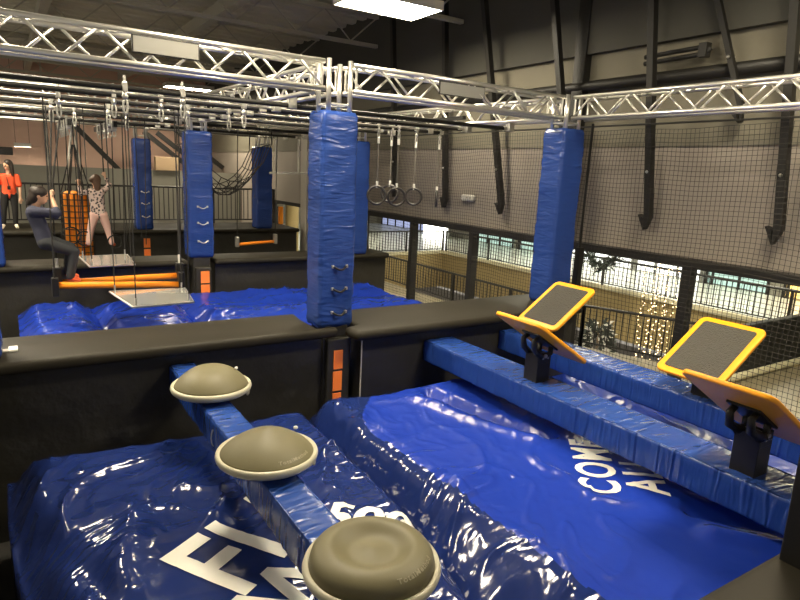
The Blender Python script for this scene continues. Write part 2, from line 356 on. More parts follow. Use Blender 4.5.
def pillar(label, x0, x1, y0, y1, zb, zt, handles=(), strips=(), first=0, sleeve=False):
    cx, cy = (x0 + x1) / 2, (y0 + y1) / 2
    o = thing('padded_pillar', label, 'pillar', (cx, cy, 0), 'blue padded pillars')
    pad_mesh(x0, x1, y0, y1, zb, zt, first * 7.3).build('pad', M['pad'], o, smooth=True)
    for sx in (-1, 1):
        for sy in (-1, 1):
            MB().tube([(cx + sx * 0.12, cy + sy * 0.12, zt - 0.06), (cx + sx * 0.12, cy + sy * 0.12, R(1.09))], 0.026, 10).build('upright', M['alu'], o, smooth=True)
    if sleeve: MB().box(cx - 0.13, cx + 0.15, cy - 0.245, cy + 0.1, 0, TOP - 0.13).build('sleeve', M['black_vinyl'], o, bevel=0.02)
    if sleeve: MB().box(cx - 0.15, cx + 0.15, cy - 0.17, cy + 0.15, 0, zb + 0.03).build('sleeve', M['black_vinyl'], o, bevel=0.02)
    # welded hoops between the exposed uprights
    MB().tube([(cx - 0.12, cy - 0.12, zt + 0.07), (cx + 0.12, cy - 0.12, zt + 0.07), (cx + 0.12, cy + 0.12, zt + 0.07), (cx - 0.12, cy + 0.12, zt + 0.07)], 0.012, 6, closed=True).build('brace', M['alu'], o)
    for z in handles:
        h = MB(); pts = []
        for k in range(9):
            a = k / 8; pts.append((cx - 0.055 + 0.15 * a, y0 - 0.012 - 0.032 * math.sin(PI * a), z - 0.03 * math.sin(PI * a)))
        hh = h.tube(pts, 0.012 if y0 < 9 else 0.008, 8).build('handle', M['black_metal' if y0 < 9 else 'strap_w'], o, smooth=True)
        for a in (-0.062, 0.102):
            MB().box(cx + a - 0.014, cx + a + 0.014, y0 - 0.02, y0 + 0.02, z - 0.016, z + 0.016).build('handle_end', M['steel'], hh, bevel=0.004)
    for (xa, xb, za, zb_) in strips:
        MB().box(xa, xb, cy - 0.26, cy - 0.24, za, zb_).build('marker_strip', M['orange_vinyl'], o)
    return o
pillar('tall blue padded pillar with three black grips, standing between the two front decks', 2.70, 3.12, 5.7, 6.06, TOP - 0.02, R(0.59),
       (R(-1.0), R(-1.24), R(-1.5)), ((2.855, 2.96, R(-2.12), R(-1.91)), (2.85, 2.955, R(-2.37), R(-2.15)), (2.85, 2.95, R(-2.58), R(-2.4))), 0, True)
pillar('tall blue padded pillar against the netted wall, right of the front deck', 6.06, 6.48, 5.62, 6.0, TOP, R(0.67), (), (), 1)
pillar('blue padded pillar with white stitched grips on the middle deck, behind the swing poles', 2.60, 3.03, 10.75, 11.15, TOP + 0.04, R(0.55),
       (R(-0.72), R(-1.0), R(-1.32)), ((2.77, 2.92, R(-2.06), R(-1.85)), (2.77, 2.92, R(-2.3), R(-2.09)), (2.77, 2.92, R(-2.5), R(-2.33))), 2, True)
pillar('small looking blue padded pillar on the far deck, right of the climbing girl', 2.63, 3.02, 16.0, 16.4, TOP, R(0.54),
       (R(-0.72), R(-1.0), R(-1.32)), (), 3)
for za, zb_ in ((R(-2.1), R(-1.87)), (R(-2.35), R(-2.14))):
    MB().box(2.77, 2.92, 16.0, 16.024, za, zb_).build('marker_strip', M['orange_vinyl'], far_deck)
pillar('blue padded pillar partly hidden behind the tall front pillar', 5.74, 6.16, 10.75, 11.15, TOP, R(0.59), (), (), 4)
pillar('blue padded pillar on the far deck beside the doorway', 5.66, 6.12, 16.0, 16.4, TOP, R(0.53), (), (), 5)
pillar('blue padded pillar at the left edge of the photo, standing on the middle deck', -0.52, -0.1, 10.75, 11.15, TOP, R(0.55), (), (), 6)
pillar('blue padded pillar at the left edge of the photo, by the end of the front deck', -0.54, -0.13, 5.72, 6.08, TOP, R(0.59), (), (), 7)

# ------------------------------------------------------------------ box trusses
ZT, ZB = R(1.055), R(0.80)
def truss(label, a, b, pitch=0.29):
    a = Vector((a[0], a[1], 0)); b = Vector((b[0], b[1], 0)); d = (b - a); L = d.length; d.normalize(); s = Vector((-d.y, d.x, 0)) * 0.125
    o = thing('box_truss', label, 'truss', ((a + b) / 2 + Vector((0, 0, ZB)))[:], 'aluminium box trusses')
    def P(t, side, top): return a + d * t + s * side + Vector((0, 0, ZT if top else ZB))
    for side in (-1, 1):
        for top in (0, 1):
            MB().tube([P(0, side, top), P(L, side, top)], 0.025, 12).build('chord', M['alu'], o, smooth=True)
    n = max(2, int(round(L / pitch))); st = L / n
    for side in (-1, 1):
        for k in range(n):
            up = (k + (side > 0)) % 2
            MB().tube([P(k * st + 0.01, side, up), P((k + 1) * st - 0.01, side, 1 - up)], 0.0135, 7).build('brace', M['alu'], o, smooth=True)
    for k in range(n):
        sd = 1 if k % 2 else -1
        MB().tube([P(k * st + 0.01, sd, 1), P((k + 1) * st - 0.01, -sd, 1)], 0.0105, 6).build('top_brace', M['alu'], o, smooth=True)
    for e in (0.03, L - 0.03):
        MB().tube([P(e, -1, 0), P(e, 1, 0), P(e, 1, 1), P(e, -1, 1)], 0.014, 6, closed=True).build('end_frame', M['alu'], o)
    return o
truss('silver box truss across the top left, ending at the tall front pillar', (-0.13, 5.88), (2.74, 5.88))
truss('silver box truss between the tall front pillar and the pillar by the netted wall', (3.07, 5.88), (6.1, 5.83))
truss('silver box truss running along the netted wall towards the top right corner', (6.32, 5.64), (6.42, 1.4))
truss('silver box truss running back from the tall front pillar', (2.9, 6.05), (2.76, 10.8))
truss('silver box truss running back from the pillar by the netted wall', (6.26, 6.0), (5.96, 10.8))
truss('silver box truss across the middle row of pillars, left half', (-0.13, 10.95), (2.58, 10.95))
truss('silver box truss across the middle row of pillars, right half', (2.92, 10.95), (5.8, 10.95))
truss('silver box truss running from the middle pillar to the far row', (2.75, 11.12), (2.77, 16.05))
truss('silver box truss across the far row of pillars, left half', (-0.4, 16.2), (2.6, 16.2))
truss('silver box truss across the far row of pillars, right half', (2.94, 16.2), (5.66, 16.2))
for (x0, x1, lab) in ((0.97, 1.5, 'blank grey sign plate on the top left truss'), (4.14, 4.77, 'blank grey sign plate on the truss right of the tall pillar')):
    t = thing('sign_plate', lab, 'sign', ((x0 + x1) / 2, 5.7, R(0.86)), 'blank plates on the front trusses')
    MB().box(x0, x1, 5.715, 5.727, R(0.895), R(1.02)).build('plate', M['plate'], t)
    MB().box(x0 - 0.012, x1 + 0.012, 5.72, 5.735, R(0.885), R(1.03)).build('frame', M['dark_steel'], t)

# ------------------------------------------------------------------ overhead pipes
pipes = [(6.75, 6.05, 'black_metal', R(0.70)), (7.2, 5.6, 'steel', R(0.69)), (7.65, 6.0, 'black_metal', R(0.71)), (8.1, 5.45, 'steel', R(0.69)), (8.6, 6.3, 'black_metal', R(0.71)), (9.1, 5.4, 'steel', R(0.69)),
         (9.7, 5.9, 'black_metal', R(0.71)), (10.25, 5.3, 'steel', R(0.70)), (11.6, 5.6, 'black_metal', R(0.71)), (12.4, 5.4, 'steel', R(0.69)), (13.2, 5.6, 'black_metal', R(0.70)), (14.2, 5.5, 'steel', R(0.69))]
ords = ['nearest', 'second', 'third', 'fourth', 'fifth', 'sixth', 'seventh', 'eighth', 'ninth', 'tenth', 'eleventh', 'farthest']
for i, (y, xe, m, z) in enumerate(pipes):
    o = thing('overhead_pipe', '%s %s pipe under the trusses, counting back from the front' % (ords[i], 'silver' if m == 'steel' else 'black'), 'pipe', (2.7, y, z), 'overhead pipes')
    MB().tube([(-0.5, y, z), (xe, y, z)], 0.013 if m == 'steel' else 0.027, 10).build('pipe', M['pipe' if m == 'steel' else 'dark_steel'], o, smooth=True)
    for x in (2.83 - 0.028 * (y - 6), 6.2 - 0.055 * (y - 6)):
        if x < xe + 0.3: MB().box(x - 0.05, x + 0.05, y - 0.04, y + 0.04, z - 0.035, ZB + 0.02).build('clamp', M['steel'], o, bevel=0.01)
    MB().tube([(xe - 0.02, y, z), (xe + 0.03, y, z)], 0.032, 10).build('end_cap', M['alu'], o)
for i, x in enumerate((3.35, 5.2)):
    o = MB().box(x - 0.025, x + 0.025, 6.6, 14.4, R(0.745), R(0.79)).build('cross_rail', M['black_metal'])
    tag(o, 'flat black rail lying across the overhead pipes, %s' % ['nearer the tall pillar', 'nearer the ring row'][i], 'rail', 'rails over the pipes')

# ------------------------------------------------------------------ swivel hangers, rings
def hanger_parts(o, x, y, z, k=1.0):
    MB().box(x - 0.02 * k, x + 0.02 * k, y - 0.03 * k, y + 0.03 * k, z - 0.03 * k, z + 0.05 * k).build('clamp', M['steel'], o, bevel=0.008)
    MB().tube([(x, y, z + 0.05 * k), (x, y, z + 0.10 * k)], 0.012 * k, 6).build('bolt', M['steel'], o)
    MB().lathe([(0.0, -0.09 * k), (0.02 * k, -0.085 * k), (0.026 * k, -0.06 * k), (0.014 * k, -0.04 * k), (0.014 * k, -0.03 * k)], (x, y, z), 10).build('swivel', M['steel'], o, smooth=True)
    pts = [(x + 0.017 * k * math.sin(a), y, z - 0.145 * k + 0.06 * k * math.cos(a)) for a in [2 * PI * q / 14 for q in range(14)]]
    MB().tube(pts, 0.009 * k, 6, closed=True).build('carabiner', M['steel'], o, smooth=True)
hang_sp = [(0.56, 8.23), (1.07, 7.6), (1.05, 6.75), (1.57, 7.62), (1.6, 6.8), (0.54, 9.05), (1.98, 8.2), (1.2, 9.1), (2.4, 7.2), (2.5, 8.1), (0.9, 10.25), (1.6, 10.25)]
hang_wh = ['left end of the swing poles', 'back left corner of the near hanging board', 'front left corner of the near hanging board', 'back right corner of the near hanging board', 'front right corner of the near hanging board', "boy's rope", 'right end of the swing poles', 'gap between the two hanging boards', 'nearer spot left of the tall pillar', 'farther spot left of the tall pillar', 'left side of the far hanging board', 'right side of the far hanging board']
for i, (x, y) in enumerate(hang_sp):
    yn, xe, m, z = min(pipes, key=lambda q: abs(q[0] - y))
    o = thing('swivel_hanger', 'silver swivel and carabiner hanging over the %s' % hang_wh[i], 'hanger', (x, yn, z - 0.2), 'swivel hangers on the overhead pipes')
    hanger_parts(o, x, yn, z, 1.2)
    hang_sp[i] = (x, yn, z - 0.2)
hk = 0
for (x, y0, side) in ((0.99, 12.4, 'left'), (1.66, 12.0, 'right')):
    b = MB().box(x - 0.03, x + 0.03, y0 - 0.2, y0 + 2.6, R(0.56), R(0.66)).build('hook_rail', M['black_metal'])
    tag(b, 'black rail with a row of clips above the %s' % ('orange punch bag' if side == 'left' else 'climbing girl'), 'rail', 'hook rails')
    for k in range(5):
        y = y0 + 0.5 * k
        o = thing('hook_clip', '%s clip of five on the %s hook rail' % (['nearest', 'second', 'middle', 'fourth', 'farthest'][k], side), 'clip', (x, y, R(0.5)), 'clips on the hook rails')
        MB().box(x - 0.045, x + 0.045, y - 0.03, y + 0.03, R(0.5), R(0.68)).build('bracket', M['steel'], o, bevel=0.012)
        MB().tube([(x + 0.03 * math.sin(a), y, R(0.45) + 0.05 * math.cos(a)) for a in [2 * PI * q / 10 for q in range(10)]], 0.009, 6, closed=True).build('carabiner', M['steel'], o)
ring_lab = ['leftmost of the five hanging rings, next to the tall pillar', 'second ring from the tall pillar, half hidden by the third', 'third hanging ring, overlapping its left neighbour', 'fourth ring from the tall pillar, seen round and clear', 'last ring of the row, turned almost edge on']
for i, (x, y, z, turn) in enumerate(((4.77, 8.1, R(-0.34), 0), (5.31, 8.6, R(-0.33), 15), (5.13, 8.1, R(-0.36), -10), (5.79, 8.6, R(-0.37), 8), (6.27, 8.6, R(-0.40), 92))):
    o = thing('gymnastic_ring', 'black ring on a strap, ' + ring_lab[i], 'ring', (x, y, z), 'gymnastic rings by the netted wall')
    a = math.radians(turn + 32); dx, dy = math.cos(a), -math.sin(a)
    MB().tube([(x + 0.134 * math.sin(q) * dx, y + 0.134 * math.sin(q) * dy, z + 0.134 * math.cos(q)) for q in [2 * PI * k / 28 for k in range(28)]], 0.02, 10, closed=True).build('ring', M['ringm'], o, smooth=True)
    MB().box(x - 0.012, x + 0.012, y - 0.004, y + 0.004, z + 0.2, R(0.5)).build('strap', M['strap_d'], o)
    MB().box(x - 0.018, x + 0.018, y - 0.012, y + 0.012, z + 0.11, z + 0.21).build('ring_sleeve', M['white_pl'], o, bevel=0.005)
    MB().box(x - 0.018, x + 0.018, y - 0.012, y + 0.012, R(0.43), R(0.52)).build('buckle', M['white_pl'], o, bevel=0.004)
    hanger_parts(o, x, y, R(0.70))

# ------------------------------------------------------------------ air bags
def seg_d(x, y, ax, ay, bx, by):
    dx, dy = bx - ax, by - ay; t = max(0, min(1, ((x - ax) * dx + (y - ay) * dy) / (dx * dx + dy * dy)))
    return math.hypot(x - ax - t * dx, y - ay - t * dy)
def sstep(t): t = max(0, min(1, t)); return t * t * (3 - 2 * t)
def rid(x, y, s, off): 
    return 1 - abs(noise.noise(Vector((x * s + off, y * s - off, off * 1.7)))) * 2
def crinkle(x, y, seed, amp):
    wx = x + 0.25 * noise.noise(Vector((x * 1.5, y * 1.5, seed))); wy = y + 0.25 * noise.noise(Vector((x * 1.5 + 9, y * 1.5, seed)))
    wx, wy = 0.62 * (0.74 * wx + 0.67 * wy), 1.55 * (-0.67 * wx + 0.74 * wy)
    a = max(0, rid(wx, wy * 0.8, 1.3, seed)) ** 4 * 0.045 + max(0, rid(wx * 1.2, wy, 2.9, seed + 4)) ** 5 * 0.024 + max(0, rid(wx, wy, 6.0, seed + 8)) ** 4 * 0.009 + max(0, rid(wy, wx, 11.0, seed + 5)) ** 5 * 0.003
    m = 0.35 + 0.65 * sstep(0.5 + 1.4 * noise.noise(Vector((x * 0.9 + seed, y * 0.9, 3))))
    calm = min(1, math.hypot((x - 1.05) / 0.75, (y - 3.05) / 0.8), math.hypot((x - 4.1) / 0.6, (y - 2.85) / 0.6)) if y < 5.42 else 1
    m *= 0.2 + 0.8 * calm ** 2
    return amp * a * m + 0.05 * amp * noise.noise(Vector((x * 1.1, y * 1.1, seed + 2)))
def valley(y): return 2.10 + 0.25 * sstep((y - 1.9) / 1.9) + 0.01 * (y - 3)
def left1(y): return -0.17 + 0.2 * sstep((4.9 - y) / 2.4)
def h1(x, y):
    xl = left1(y); xr = valley(y) - 0.004; e = min(x - xl, xr - x, 5.42 - y, y - 1.05)
    er = xr - x; e = min(x - xl, (5.42 - y) * 0.75, y - 1.05)
    z = R(-2.30) - 0.30 * (1 - sstep(e / 0.30)) ** 1.5 - 0.16 * (1 - sstep(er / 0.18)) ** 1.5 + crinkle(x, y, 3.0, 1.0) - 0.03
    z -= 0.06 * math.exp(-(seg_d(x, y, 0.35, 3.0, 0.05, 4.2) / 0.09) ** 2)
    z += 0.05 * math.exp(-(seg_d(x, y, 0.2, 2.6, 0.55, 3.9) / 0.10) ** 2)
    return z
def h2(x, y):
    xl = valley(y) + 0.004; xr = 6.7; e = min(xr - x, (5.42 - y) * 0.62, y - 1.05)
    rdg = 2.56; u = (x - xl) / (rdg - xl)
    z = R(-2.24) - 0.30 * (1 - sstep(e / 0.28)) ** 1.5
    z -= 0.24 * (1 - math.sin(PI / 2 * max(0, min(1, u)))) ** 1.1
    k = 1.15 if x < rdg + 0.1 else 0.7
    z += crinkle(x, y, 11.0, k) - 0.02 + 0.03 * math.exp(-((x - 2.65) / 0.2) ** 2)
    z -= 0.10 * math.exp(-(seg_d(x, y, 3.62, 4.9, 4.0, 3.55) / 0.075) ** 2); z += 0.035 * math.exp(-(seg_d(x, y, 3.40, 4.8, 3.78, 3.5) / 0.09) ** 2)
    z -= 0.07 * math.exp(-(seg_d(x, y, 4.0, 2.12, 4.4, 1.5) / 0.075) ** 2)
    z += 0.06 * math.exp(-(seg_d(x, y, 3.8, 1.85, 4.15, 1.35) / 0.10) ** 2)
    z -= 0.16 * sstep((x - 4.35) / 0.5)
    return z
def bag(name, label, xl, xr, y0, y1, hf, m, nx, ny, group, side=None):
    vs = []; fs = []
    for j in range(ny + 1):
        y = y0 + (y1 - y0) * j / ny; a = xl(y); b = xr(y)
        for i in range(nx + 1):
            x = a + (b - a) * i / nx; vs.append((x, y, hf(x, y)))
    W = nx + 1
    for j in range(ny):
        for i in range(nx): fs.append((j * W + i, j * W + i + 1, (j + 1) * W + i + 1, (j + 1) * W + i))
    loop = [i for i in range(nx + 1)] + [j * W + nx for j in range(1, ny + 1)] + [ny * W + i for i in range(nx - 1, -1, -1)] + [j * W for j in range(ny - 1, 0, -1)]
    o0 = len(vs); n = len(loop)
    for q in loop: vs.append((vs[q][0], vs[q][1], 0.01))
    for k in range(n): fs.append((loop[k], o0 + k, o0 + (k + 1) % n, loop[(k + 1) % n]))
    fs.append(tuple(o0 + k for k in range(n)))
    fa = fb = fs
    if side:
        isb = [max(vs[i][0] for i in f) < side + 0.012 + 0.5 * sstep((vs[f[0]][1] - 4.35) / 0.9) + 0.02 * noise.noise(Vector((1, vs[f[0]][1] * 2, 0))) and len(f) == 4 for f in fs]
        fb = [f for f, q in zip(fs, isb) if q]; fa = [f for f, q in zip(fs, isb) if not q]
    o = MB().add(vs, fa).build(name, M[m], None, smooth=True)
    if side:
        p = MB().add(vs, fb).build('left_slope', M['navy_bag'], o, smooth=True); p['label'] = 'crinkled navy left slope of the bag'  # left slope split off and coloured darker than the bag's top
    tag(o, label, 'air bag', group)
    return o
bag1 = bag('air_bag', 'crinkled navy blue vinyl air bag under the row of domes, with large white letters', left1, lambda y: valley(y) - 0.004, 1.17, 5.42, h1, 'navy_bag', 130, 230, 'blue air bags in the pits')
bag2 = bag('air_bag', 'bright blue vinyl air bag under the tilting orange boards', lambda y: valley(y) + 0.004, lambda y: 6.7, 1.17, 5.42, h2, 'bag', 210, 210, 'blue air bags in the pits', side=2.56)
def hb(seed, xl, xr):
    def h(x, y):
        e = min(x - xl, xr - x, 10.7 - y, y - 6.45)
        return R(-2.22) - 0.16 * (1 - sstep(e / 0.3)) ** 1.5 + crinkle(x, y, seed, 1.2)
    return h
bag('air_bag', 'blue vinyl air bag behind the front deck, left under the swing poles', lambda y: 0.0, lambda y: 0.99, 6.5, 10.66, hb(20, 0.0, 1.0), 'bag', 40, 120, 'blue air bags in the pits')
bag('air_bag', 'blue vinyl air bag behind the front deck, middle under the hanging board', lambda y: 1.0, lambda y: 2.29, 6.5, 10.66, hb(27, 0.98, 2.3), 'bag', 50, 120, 'blue air bags in the pits')
bag('air_bag', 'blue vinyl air bag behind the tall front pillar', lambda y: 2.3, lambda y: 6.2, 6.5, 10.66, hb(33, 2.3, 6.2), 'bag', 100, 110, 'blue air bags in the pits')

def lettering(text, cap, origin, rdir, hf, parent, m='white', lift=0.007, bold=0.014, grid=0.03, squash=1.0, space=1.0):
    cu = bpy.data.curves.new('lettering', 'FONT'); cu.body = text; cu.size = cap / 0.73; cu.space_character = space; cu.offset = bold; cu.resolution_u = 4
    to = bpy.data.objects.new('tmp', cu); C.objects.link(to)
    dg = bpy.context.evaluated_depsgraph_get(); me = bpy.data.meshes.new_from_object(to.evaluated_get(dg))
    bpy.data.objects.remove(to)
    bm = bmesh.new(); bm.from_mesh(me)
    xs = [v.co.x for v in bm.verts]; ys = [v.co.y for v in bm.verts]
    for (lo, hi, nrm) in ((min(xs), max(xs), Vector((1, 0, 0))), (min(ys), max(ys), Vector((0, 1, 0)))):
        t = lo + grid
        while t < hi:
            bmesh.ops.bisect_plane(bm, geom=bm.verts[:] + bm.edges[:] + bm.faces[:], plane_co=nrm * t, plane_no=nrm); t += grid
    r = Vector(rdir).normalized(); u = Vector((-r.y, r.x))
    for v in bm.verts:
        v.co.x *= squash; x = origin[0] + r.x * v.co.x + u.x * v.co.y; y = origin[1] + r.y * v.co.x + u.y * v.co.y
        v.co = (x, y, hf(x, y) + lift)
    bm.to_mesh(me); bm.free(); me.materials.clear(); me.materials.append(M[m])
    for p in me.polygons: p.use_smooth = True
    o = bpy.data.objects.new('lettering', me); C.objects.link(o); o.parent = parent
    if parent.type == 'EMPTY': o.location = -parent.location
    return o
lettering('FLI', 0.62, (0.90, 2.86), (0.81, 0.58), h1, bag1)['label'] = 'huge white letters left of the dome beam'
lettering('WI', 0.46, (1.11, 2.50), (0.81, 0.58), h1, bag1)['label'] = 'white letters of the line below, by the nearest dome'
lettering('500', 0.30, (1.57, 3.25), (0.76, -0.65), h1, bag1)['label'] = 'white digits behind the nearest dome'
lettering('COME', 0.31, (3.66, 2.48), (0.67, 0.74), h2, bag2, bold=0.010, squash=0.70, space=1.16)['label'] = 'white letters along the near beam'
lettering('ALL', 0.30, (3.98, 2.31), (0.67, 0.74), h2, bag2, bold=0.010, squash=0.70, space=1.16)['label'] = 'white letters half under the near beam'

# ------------------------------------------------------------------ padded beams
def beam(label, x0, x1, y0, y1, z0, z1, seed):
    mb = MB(); n = int((y1 - y0) / 0.04); pr = []
    r = 0.025
    for (cx, cz, a0) in ((x1 - r, z1 - r, 0), (x0 + r, z1 - r, 90), (x0 + r, z0 + r, 180), (x1 - r, z0 + r, 270)):
        for k in range(4):
            a = math.radians(a0 + 30 * k); pr.append((cx + r * math.cos(a), cz + r * math.sin(a)))
    full = []
    for i in range(len(pr)):
        a = Vector(pr[i]); b = Vector(pr[(i + 1) % len(pr)]); m = 5 if (b - a).length > 0.08 else 1
        for k in range(m): full.append(a.lerp(b, k / m))
    P = len(full); vs = []; fs = []; cx = (x0 + x1) / 2; cz = (z0 + z1) / 2
    for i in range(n + 1):
        y = y0 + (y1 - y0) * i / n
        for p in full:
            d = Vector((p.x - cx, p.y - cz)).normalized()
            s = 0.008 * noise.noise(Vector((p.x * 9, p.y * 9, y * 6 + seed))) + 0.006 * noise.noise(Vector((p.x * 8, p.y * 8, y * 24 + seed)))
            vs.append((p.x + d.x * s, y, p.y + d.y * s))
    for i in range(n):
        for k in range(P): fs.append((i * P + k, i * P + (k + 1) % P, (i + 1) * P + (k + 1) % P, (i + 1) * P + k))
    fs += [tuple(range(P))[::-1], tuple(n * P + k for k in range(P))]
    o = thing('padded_beam', label, 'padded beam', (cx, (y0 + y1) / 2, z0), 'blue padded beams over the near pit')
    mb.add(vs, fs).build('pad', M['beam'], o, smooth=True)
    sm = MB().tube([(x0 + 0.012, y0 + 0.02, z1 - 0.004), (x0 + 0.012, y1 - 0.02, z1 - 0.004)], 0.006, 5).build('seam', M['beam'], o, smooth=True)
    MB().tube([(x1 - 0.012, y0 + 0.02, z1 - 0.004), (x1 - 0.012, y1 - 0.02, z1 - 0.004)], 0.006, 5).build('seam', M['beam'], o, smooth=True)
    return o
BT = R(-1.87)
beam('blue padded beam carrying the three khaki domes', 1.165, 1.405, 1.02, 5.735, BT - 0.24, BT, 1)
beam('near blue padded beam of the right pair, carrying the nearest tilting boards', 3.94, 4.34, 0.98, 5.49, BT - 0.25, BT, 5)
beam('far blue padded beam of the right pair, close to the railing', 5.10, 5.49, 0.98, 5.49, BT - 0.25, BT, 9)

# ------------------------------------------------------------------ balance domes
def dome_prof(kind):
    pr = []
    for k in range(25):
        t = k / 24; r = 0.297 * (1 - t)
        if kind == 'round': z = 0.165 * (1 - (r / 0.297) ** 2.3) ** 0.85
        elif kind == 'flat': z = 0.15 * (1 - (r / 0.297) ** 1.7) ** 0.85 + 0.015 * math.exp(-(r / 0.07) ** 2)
        else:
            z = 0.105 * (1 - (r / 0.297) ** 6) ** 0.5
            z -= 0.045 * (1 - sstep((r - 0.10) / 0.11)); z += 0.014 * math.exp(-(r / 0.05) ** 2)
        pr.append((max(r, 1e-4), z))
    return pr
def dome_h(kind, r):
    p = dome_prof(kind)
    for (r1, z1), (r0, z0) in zip(p, p[1:]):
        if r0 <= r <= r1: return z0 + (z1 - z0) * (r - r0) / max(1e-6, r1 - r0)
    return 0
for (x, y, kind, lab) in ((1.31, 4.80, 'round', 'firm khaki balance dome farthest along the beam, by the wall'), (1.285, 3.44, 'flat', 'middle khaki balance dome on the beam, with a pointed top'), (1.31, 2.14, 'dip', 'nearest khaki balance dome, sagging in the middle')):
    zr = R(-1.80)
    o = thing('balance_dome', lab, 'balance dome', (x, y, BT), 'balance domes on the beam')
    MB().lathe([(0.12, -0.07), (0.13, -0.035), (0.30, -0.028), (0.318, -0.012), (0.324, 0.006), (0.318, 0.026), (0.303, 0.032), (0.292, 0.02), (0.05, 0.012)], (x, y, zr), 72).build('rim', M['rim'], o, smooth=True)
    MB().lathe([(0.11, -0.068), (0.125, -0.06), (0.125, -0.03), (0.11, -0.028)], (x, y, zr), 32).build('mount', M['black_metal'], o)
    d = MB().lathe([(r, z + 0.018) for r, z in dome_prof(kind)], (x, y, zr), 72).build('dome', M['dome'], o, smooth=True)
    MB().ell((x + 0.245, y + 0.12, zr + 0.085 if kind != 'round' else zr + 0.09), (0.016, 0.016, 0.012), 10, 6).build('valve', M['white_pl'], o, smooth=True)
    a0 = math.radians(-38)
    for q in (0.0, 0.09):
        pts = [(x + 0.305 * math.cos(a0 + q + k * 0.05 - 0.05), y + 0.305 * math.sin(a0 + q + k * 0.05 - 0.05), zr - 0.045 + 0.02 * abs(k - 1)) for k in range(3)]
        MB().tube(pts, 0.009, 6).build('grip_rib', M['rim'], o)
    if kind != 'round':
        # raised moulded word along the front of the dome
        cu = bpy.data.curves.new('lettering', 'FONT'); cu.body = 'TotalMethod'; cu.size = 0.04; cu.offset = 0.0006; cu.extrude = 0.0012; cu.space_character = 1.15
        to = bpy.data.objects.new('tmp', cu); C.objects.link(to)
        dg = bpy.context.evaluated_depsgraph_get(); me = bpy.data.meshes.new_from_object(to.evaluated_get(dg)); bpy.data.objects.remove(to)
        wd = max(v.co.x for v in me.vertices)
        for v in me.vertices:
            rr = 0.272 - v.co.y * 0.6; a = math.radians(-70) + (v.co.x - wd * 0.5) / 0.265
            v.co = (x + rr * math.cos(a), y + rr * math.sin(a), zr + 0.018 + dome_h(kind, rr) + 0.0015 + v.co.z)
        me.materials.clear(); me.materials.append(mat('worn_moulding', (0.34, 0.31, 0.21), 0.5))
        l = bpy.data.objects.new('lettering', me); C.objects.link(l); l.parent = d
# cord dangling from the far dome
o = MB().tube([(1.17 + 0.02 * math.sin(a), 4.25, R(-2.0) + 0.07 * math.cos(a)) for a in [2 * PI * k / 12 for k in range(12)]], 0.005, 5, closed=True).build('cord_loop', M['strap_w'])
tag(o, 'small pale cord loop hanging below the farthest dome', 'cord')

# ------------------------------------------------------------------ tilting orange boards
def tilt_board(label, cx, cy, cz, a, b, deg, s, bx):
    t = math.radians(deg)
    ux = Vector((math.cos(t), 0, -s * math.sin(t))); uy = Vector((0, 1, 0)); n = Vector((s * math.sin(t), 0, math.cos(t)))
    c = Vector((cx, cy, cz))
    o = thing('tilting_board', label, 'tilting board', (bx, cy, BT), 'orange tilting boards on the right beams')
    def rr(hx, hy, r):
        p = []
        for (sx, sy, a0) in ((1, 1, 0), (-1, 1, 90), (-1, -1, 180), (1, -1, 270)):
            for k in range(6):
                q = math.radians(a0 + 18 * k); p.append((sx * (hx - r) + r * math.cos(q), sy * (hy - r) + r * math.sin(q)))
        return p
    def slab(hx, hy, r, z0, z1):
        p = rr(hx, hy, r); N = len(p); vs = [c + ux * x + uy * y + n * z0 for x, y in p] + [c + ux * x + uy * y + n * z1 for x, y in p]
        return MB().add(vs, [tuple(range(N))[::-1], tuple(range(N, 2 * N))] + [(i, (i + 1) % N, N + (i + 1) % N, N + i) for i in range(N)])
    slab(b, a, 0.07, -0.018, 0.018).build('panel', M['orange'], o, bevel=0.01, seg=3)
    slab(b - 0.065, a - 0.06, 0.03, 0.014, 0.0215).build('grip_mat', M['grip'], o)
    # plate, clevis bracket and post
    MB().obox(c - n * 0.026, (ux, uy, n), (0.16, 0.11, 0.008)).build('mount_plate', M['black_metal'], o)
    piv = c - n * 0.15
    br = MB()
    for k in (-0.07, 0.07):
        # curved arms of the yoke
        for sgn in (-1, 1):
            pts = [c - n * 0.03 + ux * (sgn * 0.10) + uy * k, c - n * 0.085 + ux * (sgn * 0.135) + uy * k, piv - n * 0.0 + ux * (sgn * 0.075) + uy * k, Vector((bx + sgn * 0.04, cy + k, piv.z - 0.04))]
            br.tube(pts, [0.024, 0.026, 0.03, 0.034], 8)
    br.build('yoke', M['black_metal'], o, smooth=True)
    MB().tube([Vector((bx, cy - 0.1, piv.z - 0.03)), Vector((bx, cy + 0.1, piv.z - 0.03))], 0.02, 10).build('pivot_pin', M['steel'], o)
    for k in (-0.085, 0.085):
        for d in (-0.03, 0.035):
            MB().tube([(bx + d, cy + k * 1.03, piv.z - 0.05), (bx + d, cy + k * 1.16, piv.z - 0.05)], 0.011, 6).build('bolt', M['steel'], o)
    MB().box(bx - 0.085, bx + 0.085, cy - 0.085, cy + 0.085, BT - 0.01, piv.z - 0.02).build('post', M['black_metal'], o, bevel=0.006)
    for k in (-0.075, 0.075):
        MB().box(bx - 0.085, bx + 0.085, cy + k - 0.012, cy + k + 0.012, piv.z - 0.11, piv.z + 0.0).build('cheek_plate', M['black_metal'], o, bevel=0.01)
    return o
tilt_board('orange tilting board on the near beam, farther one, seen from its underside', 4.165, 3.9, R(-1.46), 0.305, 0.41, 32.4, 1, 4.15)
tilt_board('orange tilting board on the near beam, closest one at the right edge', 4.06, 1.87, R(-1.43), 0.30, 0.50, 31.5, 1, 4.12)
